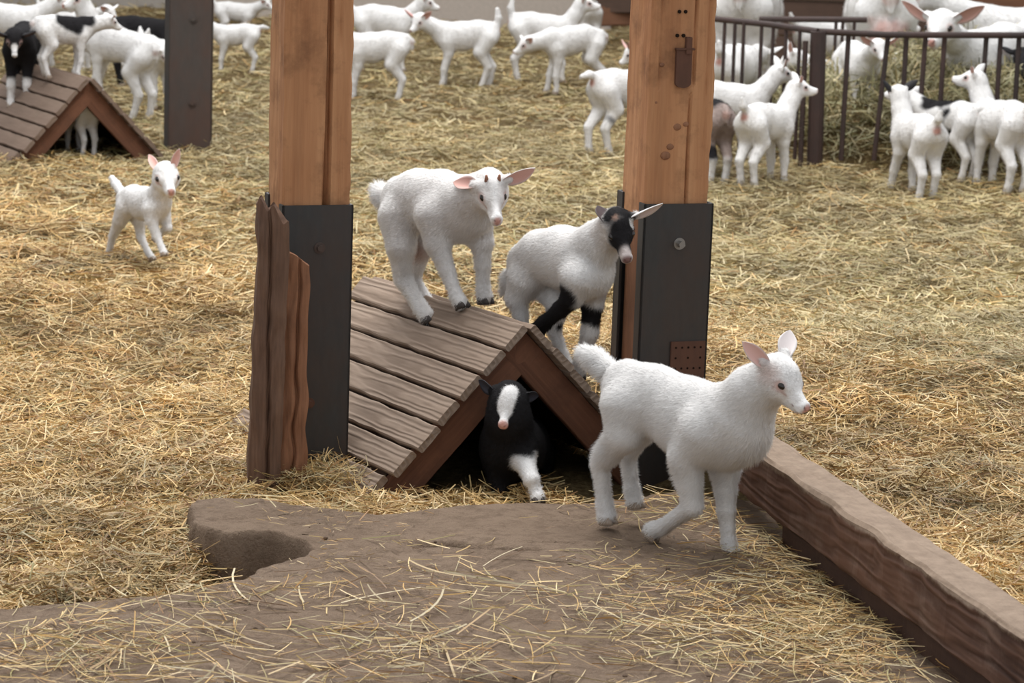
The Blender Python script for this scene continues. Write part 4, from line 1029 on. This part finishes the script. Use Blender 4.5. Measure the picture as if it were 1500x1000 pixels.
herd(0, 0, .26, 122, 'white kid standing inside the dark far hut with only its legs showing', O=A_((fm[0]-.06, fm[1]+.32, .0)), head=(-10, 0, 30, 0), group=None, tail=0)
herd(345, 106, .28, 183, 'small white kid standing in profile with its tail to the left timber post', head=(25, 0, 25, 0), tail=2)
herd(345, 36, .30, 5, 'white kid lying down far off between the column and the left timber post', zoff=-.14, head=(20, -20, 20, -20))
herd(560, 104, .38, 2, 'white kid furthest back beside the left timber post facing right', head=(45, 0, 20, 0), fat=1.15)
herd(548, 148, .375, 181, 'white kid in profile with its front half hidden by the left timber post', head=(30, 0, 20, 0), tail=0)
herd(680, 129, .385, 181, 'white kid facing left with pink ears and its tail held upright', head=(22, 8, 35, 52), tail=3, earup=.55, ear_out=(.68, .36, .33), legs=(-.02, .08, 0, .02))
herd(792, 120, .40, 2, 'white kid with tail curled up and neck raised at the centre of the herd', head=(58, 0, 5, 0), tail=3)
herd(836, 138, .37, -163, 'white kid stretching its head down to the left with hind legs spread', head=(-22, -8, 30, 0), tail=0, legs=(-.22, -.1, .04, -.04), arch=.04)
herd(0, 0, .39, 38, 'white kid seen from behind with a small black leg spot beside the right post', O=HIND(876, 228, .39, 38), tail=2, head=(5, 0, 30, 0), blobs=[((-.30, -.12, .42), .055, BK, .5)], legs=(.05, -.08, 0, 0))
herd(990, 166, .34, 178, 'white kid with upright pink ears peeking out left of the right timber post', head=(8, 5, 40, 15), earup=1.2, ear_out=(.66, .42, .38))
herd(862, 72, .33, 96, 'white kid seen from behind at the far end of the pen', tail=3)
herd(0, 0, .74, 78, 'big white nanny goat seen from behind at the back left of the feeder', O=ON(1090, 14.4), adult=True, name='goat', group=None, tail=0)
herd(0, 0, .44, 65, 'white goat with a rounded back behind the left rail of the feeder', O=ON(1072, 13.0, .0), group=None, tail=1, fat=1.1, head=(0, 0, 40, 0))
herd(1062, 240, .37, 12, 'white kid looking right with an upright pink ear beside the right timber post', head=(48, -5, 10, 0), tail=3, earup=.9)
herd(1118, 272, .355, 52, 'white kid seen from behind reaching its head towards the feeder post', head=(58, -10, 5, -45), tail=1, earup=.7)
herd(0, 0, .36, 112, 'grey brown kid with a dark back half hidden by the right timber post', O=HIND(1052, 272, .36, 112), base=A_((.34, .27, .245)), group=None, tail=0, blobs=[((-.2, 0, 1.0), .20, BK, .5), ((.1, 0, 1.0), .20, BK, .5), ((-.4, .1, .12), .2, WHITE, .3), ((-.4, -.1, .12), .2, WHITE, .3), ((-.38, .1, .4), .09, BK, .6)])
herd(0, 0, .40, 180, 'white kid with upright ears eating behind the feeder corner post', O=ON(1240, 13.0, .0), head=(22, 0, 25, 0), earup=1.3)
herd(0, 0, .36, -76, 'white kid inside the feeder facing out between the bars', O=ON(1250, 12.45, .16), head=(25, 0, 30, 0), group=None, earup=.5, tail=0)
herd(0, 0, .74, 90, 'big white nanny goat seen from behind with a pink udder over the feeder', O=ON(1276, 13.6, .05), adult=True, name='goat', group=None, tail=0, udder=True)
herd(0, 0, .42, 15, 'white goat standing behind the nanny with the udder', O=ON(1215, 15.2, 0), adult=True, name='goat', group=None)
herd(0, 0, .56, -128, 'large white goat with spread ears feeding inside the feeder at right', O=ON(1440, 12.75, .03), adult=True, name='goat', group=None, head=(22, 5, 20, 15), earup=.45, fat=1.1)
herd(0, 0, .60, 172, 'white goat at the upper right edge behind the feeding one', O=ON(1500, 13.9, .03), adult=True, name='goat', group=None)
herd(1338, 290, .365, 108, 'white kid with black ears seen from behind stretching up at the feeder', head=(66, 5, 5, 10), tail=1, ear_out=BK, ear_in=(.10, .06, .06), earup=.6, legs=(.05, .0, -.05, .12), group=None)
herd(1384, 262, .35, 132, 'black and white kid squeezed between two white kids at the feeder', head=(20, 0, 20, 0), tail=2, blobs=[((0, -.1, .8), .26, BK, .2), ((.2, 0, .95), .2, BK, .2), ((0, -.2, .55), .2, BK, .3)], group=None)
herd(1462, 280, .40, 112, 'white kid seen from behind turning its head left at the right edge', head=(62, 12, 0, 45), tail=1, earup=.6)
herd(0, 0, .38, 95, 'black kid inside the feeder at the right edge', O=ON(1512, 12.35, .1), base=BK, group=None, ear_out=BK)
